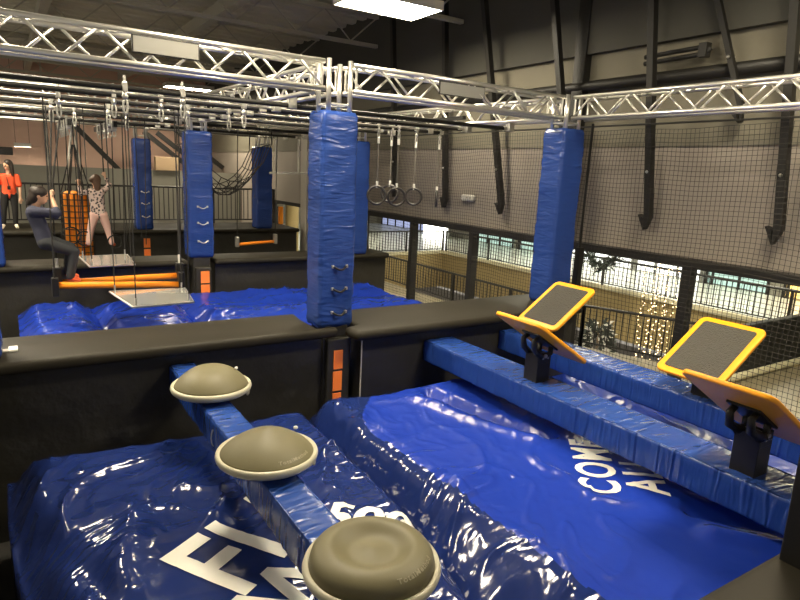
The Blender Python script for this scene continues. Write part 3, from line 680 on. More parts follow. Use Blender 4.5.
tilt_board('orange tilting board with black grip facing the camera, beside the wall pillar', 5.29, 4.77, R(-1.42), 0.305, 0.38, 34.0, -1, 5.30)
tilt_board('orange tilting board with black grip facing the camera, rightmost on the far beam', 5.29, 2.89, R(-1.445), 0.31, 0.405, 32.2, -1, 5.30)

# near black post standing on the near deck
o = MB().box(2.86, 2.96, 1.0, 1.1, TOP - 0.3, R(0.9)).build('square_post', M['black_metal'], bevel=0.006)
tag(o, 'black square post at the right edge, in front of the near deck corner', 'post')

# ------------------------------------------------------------------ netting along the wall
def make_net():
    mb = MB(); X0 = 6.82; y0, y1 = 1.2, 12.6; z0, z1 = R(-2.5), R(0.74); s = 0.056
    ny = int((y1 - y0) / s); nz = int((z1 - z0) / s)
    def P(i, j):
        y = y0 + i * s; z = z0 + j * s
        q = Vector((y * 0.8, z * 0.9, 1.3)); q2 = Vector((y * 2.2, z * 2.2, 7.7))
        return (X0 + 0.05 * noise.noise(q), y + 0.055 * noise.noise(q + Vector((5, 0, 0))) + 0.012 * noise.noise(q2), z + 0.055 * noise.noise(q + Vector((0, 8, 0))) + 0.012 * noise.noise(q2 + Vector((3, 3, 0))))
    g = [[P(i, j) for j in range(nz + 1)] for i in range(ny + 1)]
    for i in range(ny + 1): mb.tube(g[i], 0.0033, 3, cap=False)
    for j in range(nz + 1): mb.tube([g[i][j] for i in range(ny + 1)], 0.0033, 3, cap=False)
    return mb
o = thing('safety_net', 'dark square mesh safety net hanging along the right wall', 'net', (6.82, 7, R(0.75)))
make_net().build('mesh', M['net'], o)
MB().tube([(6.82, 1.0, R(0.75)), (6.82, 12.8, R(0.75))], 0.012, 6).build('top_cable', M['black_metal'], o)

# ------------------------------------------------------------------ slanted steel struts in front of the wall
struts = [((7.05, 4.92, 2.73), (6.62, 5.1, CE), 'dark slanted strut with pointed end, right of the wall pillar'), ((7.05, 3.3, 2.73), (6.62, 3.46, CE), 'dark slanted strut nearest the top right corner'),
          ((7.05, 7.75, 2.71), (6.63, 8.25, CE), 'dark slanted strut with pointed end, right of the exit light'), ((7.05, 9.36, 2.7), (6.7, 9.3, CE), 'dark slanted strut behind the edge on ring'),
          ((7.05, 11.17, 2.8), (6.66, 10.97, CE), 'dark slanted strut behind the overlapping rings'), ((6.96, 6.17, 2.72), (6.64, 6.78, CE), 'dark slanted strut rising behind the wall pillar'),
          ((7.02, 3.86, 4.05), (6.88, 4.78, CE), 'dark slanted strut leaning along the wall above the right truss')]
for (a, b, lab) in struts:
    a = Vector(a); b = Vector(b); d = (b - a).normalized(); s = Vector((0, 1, 0)); s = (s - d * s.dot(d)).normalized(); n = d.cross(s)
    o = thing('steel_strut', lab, 'strut', a[:], 'steel struts down the right wall')
    w_, q = (0.03, 0.03) if a.z > 3.5 else (0.043, 0.045)
    vs = [a + s * w_ + n * q, a - s * w_ + n * q + d * 0.16, a - s * w_ - n * q + d * 0.16, a + s * w_ - n * q, b + s * w_ + n * q, b - s * w_ + n * q, b - s * w_ - n * q, b + s * w_ - n * q]
    MB().add(vs, [(0, 1, 2, 3), (4, 7, 6, 5), (0, 4, 5, 1), (1, 5, 6, 2), (2, 6, 7, 3), (3, 7, 4, 0)]).build('tube', M['dark_steel'], o)
    fv = [a + s * 0.055 + n * 0.045, a + s * 0.13 + d * 0.2 + n * 0.045, a + s * 0.055 + d * 0.16 + n * 0.045]
    MB().add(fv + [v - n * 0.09 for v in fv], [(0, 1, 2), (3, 5, 4), (0, 3, 4, 1), (1, 4, 5, 2), (2, 5, 3, 0)]).build('foot_plate', M['dark_steel'], o)
    p = a + d * 0.75 - s * 0.0 + n * (-0.055)
    MB().ell(p, (0.02, 0.02, 0.02), 8, 6).build('bolt', M['steel'], o)
    p = a + d * 0.75 + n * 0.055
    MB().ell(p, (0.02, 0.02, 0.02), 8, 6).build('bolt', M['steel'], o)
o = MB().tube([(7.1, 1.5, R(1.35)), (7.1, 12.5, R(1.33))], 0.075, 12).build('wall_pipe', M['dark_steel'], smooth=True)
tag(o, 'thick dark pipe running along the right wall above the truss', 'pipe')
o = thing('heater_tube', 'dark U shaped heater tube hanging in front of the upper right wall', 'heater', (7.0, 4.7, R(1.5)))
MB().tube([(7.0, 5.25, R(1.52)), (7.0, 4.45, R(1.54)), (7.0, 4.38, R(1.58)), (7.0, 4.45, R(1.62)), (7.0, 5.25, R(1.6))], 0.028, 8).build('tube', M['dark_steel'], o, smooth=True)
MB().tube([(7.0, 5.2, R(1.6)), (7.0, 5.15, R(2.5))], 0.005, 5).build('hanger_wire', M['dark_steel'], o)
MB().box(6.95, 7.05, 4.4, 4.5, R(1.5), R(1.66)).build('end_box', M['dark_steel'], o)
o = thing('emergency_light', 'small white emergency light box on the right wall, behind the net', 'emergency light', (7.16, 8.82, R(-0.42)))
MB().box(7.12, WX, 8.65, 9.0, R(-0.44), R(-0.32)).build('case', M['white_pl'], o, bevel=0.03, seg=3)
for y in (8.72, 8.82): MB().tube([(7.145, y, R(-0.385)), (7.12, y, R(-0.39))], 0.03, 10).build('lamp_head', M['rim'], o)

# ------------------------------------------------------------------ hanging obstacles in the second pit
RZ = R(0.5)
def topat(x, y):
    q = min(pipes, key=lambda q: abs(q[0] - y)); return (x, q[0], q[3] - 0.02)
def rope(o, p, q, r=0.009, m='rope', name='rope'):
    return MB().tube([p, q], r, 6).build(name, M[m], o)
def ferrule(o, x, y, z, h=0.16):
    MB().tube([(x, y, z), (x, y, z + h)], 0.02, 8).build('ferrule', M['white_pl'], o)
o = thing('swing_pole', 'upper orange swing pole hanging level, behind the near hanging board', 'swing pole', (1.2, 9.05, R(-1.63)), 'orange swing poles')
MB().tube([(0.5, 9.05, R(-1.63)), (2.04, 9.05, R(-1.61))], 0.045, 14).build('pole', M['orange_tube'], o, smooth=True)
for x in (0.48, 2.04):
    MB().box(x - 0.05, x + 0.05, 8.98, 9.12, R(-1.68), R(-1.42)).build('end_bracket', M['black_metal'], o, bevel=0.01)
    ferrule(o, x, 9.05, R(-1.44), 0.14); rope(o, (x, 9.05, R(-1.3)), topat(x, 9.05))
o = thing('swing_pole', 'lower orange swing pole under the boy, nearer the camera', 'swing pole', (1.2, 8.8, R(-1.72)), 'orange swing poles')
MB().tube([(0.44, 8.72, R(-1.6)), (1.98, 8.72, R(-1.68))], 0.045, 14).build('pole', M['orange_tube'], o, smooth=True)
for x in (0.43, 1.98):
    MB().box(x - 0.04, x + 0.04, 8.66, 8.78, R(-1.74), R(-1.5)).build('end_bracket', M['black_metal'], o, bevel=0.01)
    rope(o, (x, 8.72, R(-1.5)), topat(x, 8.8))
def hboard(label, pts, z, tops):
    cx = sum(p[0] for p in pts) / 4; cy = sum(p[1] for p in pts) / 4
    o = thing('hanging_board', label, 'hanging board', (cx, cy, z), 'pale hanging boards')
    MB().prism(pts, z - 0.018, z + 0.002).build('board', M['acryl'], o)
    n = 4
    for i in range(4):
        a = pts[i]; b = pts[(i + 1) % 4]
        MB().tube([(a[0], a[1], z - 0.01), (b[0], b[1], z - 0.01)], 0.014, 6).build('edge_rail', M['alu'], o)
    for p in pts:
        q = (cx + (p[0] - cx) * 0.88, cy + (p[1] - cy) * 0.88)
        MB().tube([(q[0], q[1], z - 0.03), (q[0], q[1], z + 0.09)], 0.011, 6).build('eye_bolt', M['steel'], o)
        rope(o, (q[0], q[1], z + 0.08), topat(q[0], q[1]), 0.007)
hboard('pale hanging board with four ropes, nearer one in front of the swing poles', [(1.04, 8.6), (1.98, 8.5), (1.87, 7.6), (1.16, 7.55)], R(-1.69), 0)
hboard('pale hanging board with four ropes, farther one under the climbing girl', [(0.88, 10.6), (1.58, 10.66), (1.52, 9.6), (0.92, 9.57)], R(-1.5), 0)
# orange punch bag in a net
bx_, by_ = 1.12, 13.35
o = thing('punch_bag', 'tall orange bag wrapped in black netting, hanging behind the boy', 'punch bag', (bx_, by_, R(-2.0)))
mb = MB()
for k in range(7):
    a = 2 * PI * k / 7; mb.cap((bx_ + 0.15 * math.cos(a), by_ + 0.15 * math.sin(a), R(-2.0)), 0.1, (bx_ + 0.15 * math.cos(a), by_ + 0.15 * math.sin(a), R(-0.72)), 0.1)
mb.build('roll', M['orange_tube'], o, smooth=True)
nb = MB()
for k in range(14):
    a = 2 * PI * k / 14; nb.tube([(bx_ + 0.275 * math.cos(a), by_ + 0.275 * math.sin(a), R(-2.05)), (bx_ + 0.275 * math.cos(a), by_ + 0.275 * math.sin(a), R(-0.66))], 0.012, 4)
for j in range(13):
    z = R(-2.02) + j * 0.113
    nb.tube([(bx_ + 0.275 * math.cos(a), by_ + 0.275 * math.sin(a), z) for a in [2 * PI * k / 20 for k in range(20)]], 0.009, 4, closed=True)
nb.build('netting', M['rope'], o)
for k in range(6):
    a = 2 * PI * k / 6
    MB().tube([(bx_ + 0.26 * math.cos(a), by_ + 0.26 * math.sin(a), R(-0.66)), (bx_ + 0.02 * math.cos(a), by_ + 0.02 * math.sin(a), R(0.25))], 0.012, 6).build('strap', M['rope'], o)
for dx in (-0.05, 0.05): MB().tube([(bx_ + dx * 2.6, by_, R(-0.3)), (bx_ + dx * 0.3, by_, R(0.5))], 0.02, 6).build('sling', M['strap_w'], o)
MB().cap((bx_, by_, R(0.44)), 0.04, (bx_, 13.22, R(0.7)), 0.03).build('swivel', M['steel'], o)
for i, (x, y, z, r) in enumerate(((0.94, 12.75, R(-1.42), 0.16), (1.16, 12.75, R(-1.47), 0.13), (1.68, 12.75, R(-1.55), 0.13))):
    o = thing('foot_loop', 'black hoop on a rope, %s' % ['left of the girl, in front of the orange bag', "by the girl's left foot", "around the girl's right foot"][i], 'foot loop', (x, y, z), 'black foot hoops')
    MB().tube([(x + r * math.sin(a), y + 0.3 * r * math.sin(a), z + r * math.cos(a)) for a in [2 * PI * k / 20 for k in range(20)]], 0.014, 8, closed=True).build('hoop', M['black_metal'], o, smooth=True)
    rope(o, (x, y, z + r), topat(x, y), 0.009)
o = thing('climbing_rope', "black rope held in the climbing girl's right hand", 'rope', (1.56, 12.82, R(-0.2)), 'hand ropes')
rope(o, (1.56, 12.83, R(-0.32)), topat(1.6, 12.83), 0.012)
o = thing('climbing_rope', "black rope held in the climbing girl's left hand", 'rope', (1.13, 12.82, R(-0.4)), 'hand ropes')
rope(o, (1.13, 12.83, R(-0.5)), topat(1.18, 12.83), 0.012)
o = thing('climbing_rope', "black double rope gripped by the boy in navy", 'rope', (0.47, 9.0, R(-0.4)), 'hand ropes')
rope(o, (0.46, 9.02, R(-0.5)), topat(0.55, 9.05), 0.011); rope(o, (0.47, 9.02, R(-0.5)), topat(0.66, 9.05), 0.011)
wh = ['left of the orange bag', 'just left of the climbing girl', 'right of the climbing girl', 'in front of the far pillar', 'beside the middle pillar', 'between the two left pillars']
for i, (x, y) in enumerate(((0.78, 12.4), (1.05, 12.2), (1.85, 12.4), (2.1, 11.9), (2.3, 10.25), (2.2, 12.9))):
    o = MB().tube([(x, y, R(-1.5)), topat(x, y)], 0.008, 6).build('hanging_rope', M['rope']); tag(o, 'thin black rope hanging free, ' + wh[i], 'rope', 'free hanging ropes')
# cargo net hammock
o = thing('cargo_net', 'sagging black cargo net strung right of the middle pillar', 'cargo net', (3.7, 12, R(0.2)))
nb = MB(); g = {}
for i in range(10):
    for j in range(8):
        u = i / 9; v = j / 7; x = 2.95 + 1.5 * u; y = 11.7 + 1.3 * v
        g[i, j] = (x, y, R(0.45) - 1.0 * (math.sin(PI * u) ** 0.7) * (0.75 + 0.25 * math.sin(PI * v)) - 0.1 * v)
for i in range(10): nb.tube([g[i, j] for j in range(8)], 0.009, 4)
for j in range(8): nb.tube([g[i, j] for i in range(10)], 0.009, 4)
nb.build('netting', M['rope'], o)
for c_ in ((0, 0), (9, 0), (0, 7), (9, 7)): MB().tube([g[c_], (g[c_][0], g[c_][1], R(0.69))], 0.012, 6).build('strap', M['rope'], o)
o = thing('trapeze_bar', 'orange trapeze bar hanging level, right of the middle pillar', 'trapeze bar', (4.4, 12.5, R(-1.6)))
MB().tube([(3.98, 12.5, R(-1.62)), (4.86, 12.5, R(-1.57))], 0.032, 12).build('bar', M['orange_tube'], o, smooth=True)
for x, z in ((4.0, R(-1.62)), (4.84, R(-1.57))):
    MB().box(x - 0.035, x + 0.035, 12.45, 12.55, z - 0.05, z + 0.16).build('bracket', M['steel'], o, bevel=0.01)
    rope(o, (x, 12.5, z + 0.15), topat(x, 12.5), 0.009)
o = thing('white_bar', 'thin white bar hanging level behind the tall front pillar', 'bar', (6.3, 14, R(-0.1)))
MB().tube([(5.35, 14.2, R(-0.13)), (7.1, 14.2, R(-0.07))], 0.026, 8).build('bar', M['white_pl'], o, smooth=True)
for x in (5.52, 6.1):
    MB().tube([(x, 14.2, R(-0.1)), (x, 14.2, R(0.7))], 0.03, 8).build('chain_sleeve', M['strap_w'], o)

# ------------------------------------------------------------------ back of the hall
def railing(label, group, p0, p1, z0, z1, step, r=0.011, post=1.5, m='black_metal', cat='railing', lower=0.1, rr=0.025):
    p0 = Vector((p0[0], p0[1], 0)); p1 = Vector((p1[0], p1[1], 0)); d = p1 - p0; L = d.length; d.normalize(); Zv = Vector((0, 0, 1))
    o = thing('railing', label, cat, ((p0 + p1) / 2 + Zv * z0)[:], group)
    MB().tube([p0 + Zv * z1, p1 + Zv * z1], rr, 8).build('top_rail', M[m], o)
    MB().tube([p0 + Zv * (z0 + lower), p1 + Zv * (z0 + lower)], 0.018, 6).build('bottom_rail', M[m], o)
    n = int(L / step); sh = None
    k0 = max(0, n - 95); extra = MB()
    for k in range(n + 1):
        q = p0 + d * (k * step)
        if n <= 98 or k < 95 if True else False: MB().tube([q + Zv * (z0 + lower), q + Zv * z1], r, 4).build('baluster', M[m], o)
        else: extra.tube([q + Zv * (z0 + lower), q + Zv * z1], r, 4)
    if extra.v: tag(extra.build('baluster_run', M[m], o), kind='stuff')
    npst = max(1, int(L / post))
    for k in range(npst + 1):
        q = p0 + d * (L * k / npst); MB().box(q.x - 0.03, q.x + 0.03, q.y - 0.03, q.y + 0.03, z0, z1 + 0.02).build('post', M[m], o)
    return o
railing('black railing along the back of the far deck', None, (-0.5, 17.7), (6.8, 17.7), TOP, R(-0.66), 0.125, 0.012)
for i, (a, b) in enumerate((((4.3, 24, R(1.05)), (5.95, 24, R(-0.2))), ((4.75, 24, R(1.05)), (6.35, 24, R(-0.15))), ((5.4, 24, R(1.2)), (6.6, 24, R(0.3))), ((1.9, 24, R(1.3)), (3.2, 24, R(-0.1))))):
    a = Vector(a); b = Vector(b); d = (b - a).normalized(); n = d.cross(Vector((0, 1, 0))); b = a + d * min(a.z / -d.z, (7.14 - a.x) / d.x)
    o = MB().obox((a + b) / 2, (d, Vector((0, 1, 0)), n), ((b - a).length / 2, 0.06, 0.08)).build('stair_stringer', M['dark_steel'])
    tag(o, 'dark sloping stair beam before the pinkish wall, %s' % ['left of the pair behind the middle pillar', 'right of the pair behind the middle pillar', 'behind the cargo net', 'above the orange bag'][i], 'beam', 'sloping stair beams')
o = MB().box(4.25, 5.0, 21.85, 22.1, R(-0.27), R(0.18)).build('storage_box', M['card'], bevel=0.01); tag(o, 'pale brown box standing on the grey partition between the pillars', 'box')
o = MB().tube([(1.35, 25.93, 0), (1.3, 25.93, CE)], 0.03, 8).build('conduit', M['strap_w']); tag(o, 'thin pale conduit down the pinkish wall, left of the ropes', 'conduit')
o = MB().box(-0.35, 0.25, 23.6, 23.9, R(0.0), R(0.25)).build('loudspeaker', M['black_metal'], bevel=0.02); tag(o, 'small black loudspeaker above the staff member', 'loudspeaker')
o = thing('door_post', 'orange padded post standing in the doorway at the back right', 'post', (6.85, 17.2, TOP))
MB().box(6.78, 6.9, 17.15, 17.27, TOP, R(-1.12)).build('pad', M['orange_tube'], o, bevel=0.02)
MB().box(6.76, 6.92, 17.13, 17.29, R(-1.12), R(-1.06)).build('cap', M['steel'], o)
o = thing('standing_pad', 'tan padded column beyond the doorway with a rounded top', 'padded column', (7.9, 19.0, 0))
MB().cap((7.95, 19.0, 0.3), 0.22, (7.95, 19.0, R(-0.98)), 0.22, 18, 6).build('pad', M['fascia'], o, smooth=True)
MB().lathe([(0.26, 0.0), (0.26, 0.08), (0.23, 0.1)], (7.95, 19.0, 0.0), 20).build('base', M['black_metal'], o)

# ------------------------------------------------------------------ the mall beyond the netting
struct('floor_mall', MB().prism([(7.35, -3), (16, -3), (16, 4.6), (10.7, 5.55), (9.7, 8.0), (9.7, 30), (7.35, 30)], -0.1, 0.0), M['mallfloor'])
struct('floor_lower', MB().box(7.35, 24, -3, 34, -4.2, -4.1), M['pave'])
struct('floor_balcony', MB().box(15.5, 20, 3, 34, -0.1, 0.1).box(9.7, 15.5, 20.5, 34, -0.1, 0.1), M['tile'])
struct('trim_fascia', MB().box(15.4, 15.52, 3, 20.5, -1.35, 0.08).box(9.7, 15.5, 20.4, 20.52, -1.35, 0.08), M['fascia'])
struct('trim_fascia_cap', MB().box(15.32, 15.55, 3, 20.5, 0.08, 0.2).box(9.7, 15.5, 20.34, 20.52, 0.08, 0.2), M['cream'])
o = MB().tube([(10.2, 5.26, 0.06), (16, 5.26, 0.06)], 0.07, 8).build('floor_curb', M['cream']); tag(o, 'pale curb line on the floor beyond the net, far right', 'curb')
railing('dark railing just outside the net, running beside the hall', 'mall railings', (9.7, 21), (9.7, 8.0), 0.0, R(-2.5), 0.13, 0.014, 1.9, rr=0.03)
railing('dark railing outside the net turning away towards the string lights', 'mall railings', (9.7, 8.0), (10.7, 5.6), 0.0, R(-2.45), 0.13, 0.014, 1.4, rr=0.03)
railing('dark railing on the far balcony across the gap, along the lit shops', 'mall railings', (15.45, 20.3), (15.45, 4.0), 0.2, R(-2.28), 0.15, 0.016, 2.4, rr=0.035, lower=0.06)
railing('dark railing at the end of the gap, in front of the blue screen', 'mall railings', (9.8, 20.45), (15.4, 20.45), 0.2, R(-2.28), 0.13, 0.016, 1.8, rr=0.03, lower=0.06)
struct('wall_shops', MB().box(20, 20.2, 3, 34, 0, 4.5).box(7.35, 20, 33.8, 34, 0, 4.5), M['wall_grey'])
struct('wall_mall_near', MB().box(9.7, 20, 2.8, 3, -4.1, 4.5), M['wall_grey'])
struct('ceiling_mall', MB().box(7.36, 20.2, -3, 34, 4.5, 4.6), M['wall_grey'])
shops = [(9.4, 11.4, 'shopteal', 'dim green glass shop front, far right beyond the balcony'), (7.0, 8.9, 'shopyellow', 'yellow shop board at the right edge beyond the balcony'), (11.6, 14.2, 'shopwhite', 'bright white shop front behind the string lights'),
         (14.4, 17.4, 'shopwhite', 'bright white shop front behind the hanging wreath'), (17.8, 20.6, 'shopteal', 'dim green glass shop front left of the wall pillar'), (21.0, 24.0, 'shopteal', 'dim shop front right of the lit sign'), (27.8, 33, 'shopblue', 'bluish shop screen seen left of the lit sign')]
for (a, b, m, lab) in shops:
    o = thing('shop_front', lab, 'shop front', (19.95, (a + b) / 2, 0.1), 'lit shop fronts across the gap')
    MB().box(19.94, 19.99, a, b, 0.15, 2.6).build('display', M[m], o)
    for k in range(int((b - a) / 0.9) + 2):
        y = min(b, a + 0.9 * k); MB().box(19.88, 19.95, y - 0.035, y + 0.035, 0.1, 2.65).build('mullion', M['dark_steel'] if m != 'shopwhite' else M['plate'], o)
    MB().box(19.88, 19.96, a, b, 0.95, 1.02).build('transom', M['plate'], o)
o = thing('lit_sign', 'glaring white lit sign hanging over the far balcony', 'sign', (19, 25.9, R(-3.5)))
MB().box(18.95, 19.05, 24.9, 27.0, R(-3.45), R(-2.5)).build('face', M['signlit'], o)
MB().box(19.0, 19.1, 24.85, 27.05, R(-3.5), R(-2.45)).build('frame', M['plate'], o)
MB().box(18.94, 18.95, 24.95, 26.9, R(-2.58), R(-2.5)).build('colour_strip', M['shopyellow'], o)
for (x, y, lab) in ((8.5, 5, 'flat lamp over the corridor beside the net, near end'), (8.5, 14, 'flat lamp over the corridor beside the net, far end'), (17.5, 8, 'flat lamp over the far balcony, right end'), (17.5, 16, 'flat lamp over the far balcony, middle'), (13, 25, 'flat lamp over the balcony end'), (12.6, 11, 'flat lamp over the open gap')):
    o = MB().box(x - 0.3, x + 0.3, y - 0.9, y + 0.9, 4.42, 4.49).build('mall_light', M['malllamp']); tag(o, lab, 'ceiling light', 'mall lamps')
# string lights
o = thing('light_curtain', 'column of warm string lights hanging beyond the net', 'string lights', (12, 8, -1.5))
bk = 0
for k in range(11):
    a = k / 11 * 2 * PI; x = 12.0 + 0.18 * math.sin(a * 3.1 + 1); y = 7.5 + 0.75 * k / 10
    s = MB().tube([(x, y, -1.6), (x + 0.03, y, 0.2), (x, y, 3.0)], 0.004, 4).build('strand', M['rope'], o)
    for j in range(26):
        z = -1.0 + 2.9 * (j + random.random() * 0.8) / 26
        bb = MB().ell((x + random.uniform(-0.05, 0.05), y + random.uniform(-0.05, 0.05), z), (0.013, 0.013, 0.013), 6, 4)
        if bk < 99: bb.build('bulb', M['bulb'], s); bk += 1
        else:
            rest = globals().setdefault('rest_bulbs', MB()); rest.add(bb.v, bb.f)
tag(rest_bulbs.build('bulbs', M['bulb'], o), kind='stuff')
o = thing('frosted_tree', 'dark bushy evergreen with frosted tips behind the outer railing', 'tree', (11.2, 8.75, -1.5))
lf = MB(); fr = MB()
for k in range(700):
    z = -1.5 + 1.7 * random.random() ** 0.8; rad = 0.66 * (1 - (z + 1.5) / 2.2); a = random.uniform(0, 2 * PI); q = rad * random.random() ** 0.4
    p = Vector((11.2 + q * math.cos(a), 8.75 + q * math.sin(a), z)); d = Vector((math.cos(a), math.sin(a), random.uniform(-0.5, 0.4))).normalized(); sv = d.orthogonal().normalized() * 0.035
    (fr if k % 4 == 0 else lf).add([p - sv, p + d * 0.1 + sv, p + d * 0.2, p + d * 0.1 - sv], [(0, 1, 2, 3)])
tag(lf.build('needles', M['leaf'], o), kind='stuff'); tag(fr.build('frosted_tips', M['white_pl'], o), kind='stuff')
MB().tube([(11.2, 8.75, -4.1), (11.2, 8.75, 0.1)], [0.07, 0.02], 8).build('trunk', M['card'], o)
o = MB().box(10.75, 16, 5.36, 5.5, 0.0, 0.95).build('low_wall', M['wall_black'], bevel=0.02); tag(o, 'dark low wall crossing the outer floor at the far right', 'low wall')
# dark wreath hanging at the balcony
o = thing('garland', 'dark drooping evergreen garland hanging beyond the net, right of the wall pillar', 'garland', (14.6, 11.6, 1.2))
g1 = MB(); 
for k in range(420):
    u = random.random(); y = 10.9 + 1.5 * u; zc = 1.42 - 0.55 * math.sin(PI * u) ** 1.5
    p = Vector((14.6 + random.uniform(-0.12, 0.12), y + random.uniform(-0.1, 0.1), zc + random.uniform(-0.16, 0.16)))
    d = Vector((random.uniform(-1, 1), random.uniform(-1, 1), random.uniform(-1.2, 0.6))).normalized(); s = d.orthogonal().normalized() * 0.03
    g1.add([p - s, p + d * 0.1 + s * 0.6, p + d * 0.22, p + d * 0.1 - s], [(0, 1, 2, 3)])
tag(g1.build('leaves', M['leaf'], o), kind='stuff')
MB().tube([(14.6, 10.95, 1.4), (14.6, 11.3, 1.1), (14.6, 11.65, 0.92), (14.6, 12.0, 1.1), (14.6, 12.35, 1.4)], 0.04, 6).build('stem', M['leaf'], o)
for y in (10.95, 12.35): MB().tube([(14.6, y, 1.4), (14.6, y, 4.5)], 0.008, 4).build('cord', M['rope'], o)

# ------------------------------------------------------------------ people
def remesh(mb, name, m, parent, vox=0.011, it=3):
    o = mb.build(name, m, parent, smooth=True)
    r = o.modifiers.new('remesh', 'REMESH'); r.mode = 'VOXEL'; r.voxel_size = vox; r.use_smooth_shade = True
    s = o.modifiers.new('smooth', 'SMOOTH'); s.iterations = it; s.factor = 0.5
    return o
def hand(mb, w, d, side, grip, sc_=1.0):
    w = Vector(w); d = Vector(d).normalized(); s = Vector(side); s = (s - d * s.dot(d)).normalized(); n = d.cross(s)
    mb.cap(w, 0.024 * sc_, w + d * 0.055 * sc_, 0.03 * sc_); mb.obox(w + d * 0.05 * sc_, (d, s, n), (0.04 * sc_, 0.034 * sc_, 0.013 * sc_))
    for k, ln in enumerate((0.062, 0.072, 0.066, 0.05)):
        b = w + d * 0.088 * sc_ + s * ((-0.028 + 0.019 * k) * sc_)
        a1 = 0.3 + grip * 1.0; p1 = b + (d * math.cos(a1) + n * math.sin(a1)) * ln * 0.5 * sc_
        a2 = 0.5 + grip * 2.1; p2 = p1 + (d * math.cos(a2) + n * math.sin(a2)) * ln * 0.5 * sc_
        mb.cap(b, 0.0085 * sc_, p1, 0.008 * sc_, 8, 3); mb.cap(p1, 0.008 * sc_, p2, 0.007 * sc_, 8, 3)
    t0 = w + d * 0.03 * sc_ - s * 0.03 * sc_; t1 = t0 + (d * 0.6 - s * 0.6 + n * 0.3).normalized() * 0.035 * sc_; t2 = t1 + (d * 0.8 + n * (0.3 + grip)).normalized() * 0.03 * sc_
    mb.cap(t0, 0.011 * sc_, t1, 0.01 * sc_, 8, 3); mb.cap(t1, 0.01 * sc_, t2, 0.008 * sc_, 8, 3)
def head(mb, c, fwd, up, k):
    c = Vector(c); f = Vector(fwd).normalized(); u = Vector(up); u = (u - f * u.dot(f)).normalized(); s = f.cross(u)
    mb.ell(c + u * 0.02 * k, (0.075 * k, 0.095 * k, 0.095 * k), 20, 14, (s, f, u)); mb.ell(c - u * 0.045 * k + f * 0.025 * k, (0.056 * k, 0.066 * k, 0.066 * k), 18, 12, (s, f, u))
    mb.cap(c + f * 0.09 * k + u * 0.01 * k, 0.010 * k, c + f * 0.108 * k - u * 0.02 * k, 0.014 * k, 8, 3)
    for q in (-1, 1): mb.ell(c + s * 0.078 * k * q - f * 0.005 * k, (0.012 * k, 0.022 * k, 0.032 * k), 10, 8, (s, f, u))
    mb.ell(c + f * 0.082 * k - u * 0.062 * k, (0.022 * k, 0.012 * k, 0.008 * k), 10, 6, (s, f, u))
    return c, f, u, s
def face(o, c, f, u, s, k):
    for q in (-1, 1): MB().ell(c + f * 0.088 * k + s * 0.03 * k * q + u * 0.012 * k, (0.013 * k, 0.008 * k, 0.008 * k), 10, 6, (s, f, u)).build('eye', M['eye'], o)
    MB().ell(c + f * 0.092 * k - u * 0.062 * k, (0.02 * k, 0.006 * k, 0.006 * k), 10, 6, (s, f, u)).build('mouth', M['lip'], o)
def chain(mb, pts, rs):
    for (a, ra), (b, rb) in zip(zip(pts, rs), list(zip(pts, rs))[1:]): mb.cap(a, ra, b, rb)
def person(label, loc, J, k, fwd_head, up_head, grips, cloth, hair_fn, torso_r=(0.085, 0.10, 0.105), facing=(0, -1, 0)):
    o = thing('person', label, 'person', loc)
    V = {n: Vector(p) for n, p in J.items()}
    f = Vector(facing).normalized(); sd = (V['shR'] - V['shL']).normalized()
    b = MB()
    chest = (V['shL'] + V['shR']) / 2; pel = (V['hipL'] + V['hipR']) / 2
    def torso(mb, g):
        for q in (-1, 0, 1):
            off = sd * q
            mb.cap(pel + off * 0.055 * k, torso_r[0] * k + g, pel.lerp(chest, 0.5) + off * 0.045 * k, (torso_r[1] - 0.02) * k + g)
            mb.cap(pel.lerp(chest, 0.5) + off * 0.045 * k, (torso_r[1] - 0.02) * k + g, chest + off * 0.06 * k - Vector((0, 0, 0.03 * k)), (torso_r[2] - 0.025) * k + g)
        mb.cap(V['shL'], 0.052 * k + g, V['shR'], 0.052 * k + g)
    torso(b, 0); b.cap(chest, 0.055 * k, V['head'] - Vector(up_head).normalized() * 0.05 * k, 0.045 * k)
    hc = head(b, V['head'], fwd_head, up_head, k)
    for S in 'LR':
        chain(b, [V['sh' + S], V['el' + S], V['wr' + S]], [0.047 * k, 0.036 * k, 0.024 * k])
        hand(b, V['wr' + S], V['hd' + S] - V['wr' + S], sd, grips, k)
        chain(b, [V['hip' + S], V['kn' + S], V['an' + S]], [0.078 * k, 0.053 * k, 0.035 * k])
        b.cap(V['an' + S], 0.034 * k, V['to' + S], 0.028 * k)
    remesh(b, 'body', M['skin'], o, 0.009)
    face(o, *hc, k)
    for (nm, m, parts) in cloth:
        c = MB()
        for p in parts:
            if p == 'torso': torso(c, 0.016)
            elif p == 'pelvis':
                for q in (-1, 1): c.cap(pel + sd * q * 0.05 * k, torso_r[0] * k + 0.02, pel.lerp(chest, 0.18) + sd * q * 0.045 * k, torso_r[1] * k - 0.01)
            else:
                (n0, n1, t0, t1, r0, r1) = p
                c.cap(V[n0].lerp(V[n1], t0), r0 * k, V[n0].lerp(V[n1], t1), r1 * k)
        remesh(c, nm, M[m], o, 0.011)
    hair_fn(o, *hc)
    return o
def legs(S, wid=1.0): return [('hip' + S, 'kn' + S, 0, 1, 0.092 * wid, 0.068 * wid), ('kn' + S, 'an' + S, 0, 0.95, 0.068 * wid, 0.052 * wid)]
def foot(S, r=0.042): return [('an' + S, 'to' + S, 0, 1.0, r, r * 0.9), ('an' + S, 'kn' + S, 0, 0.12, r, r)]

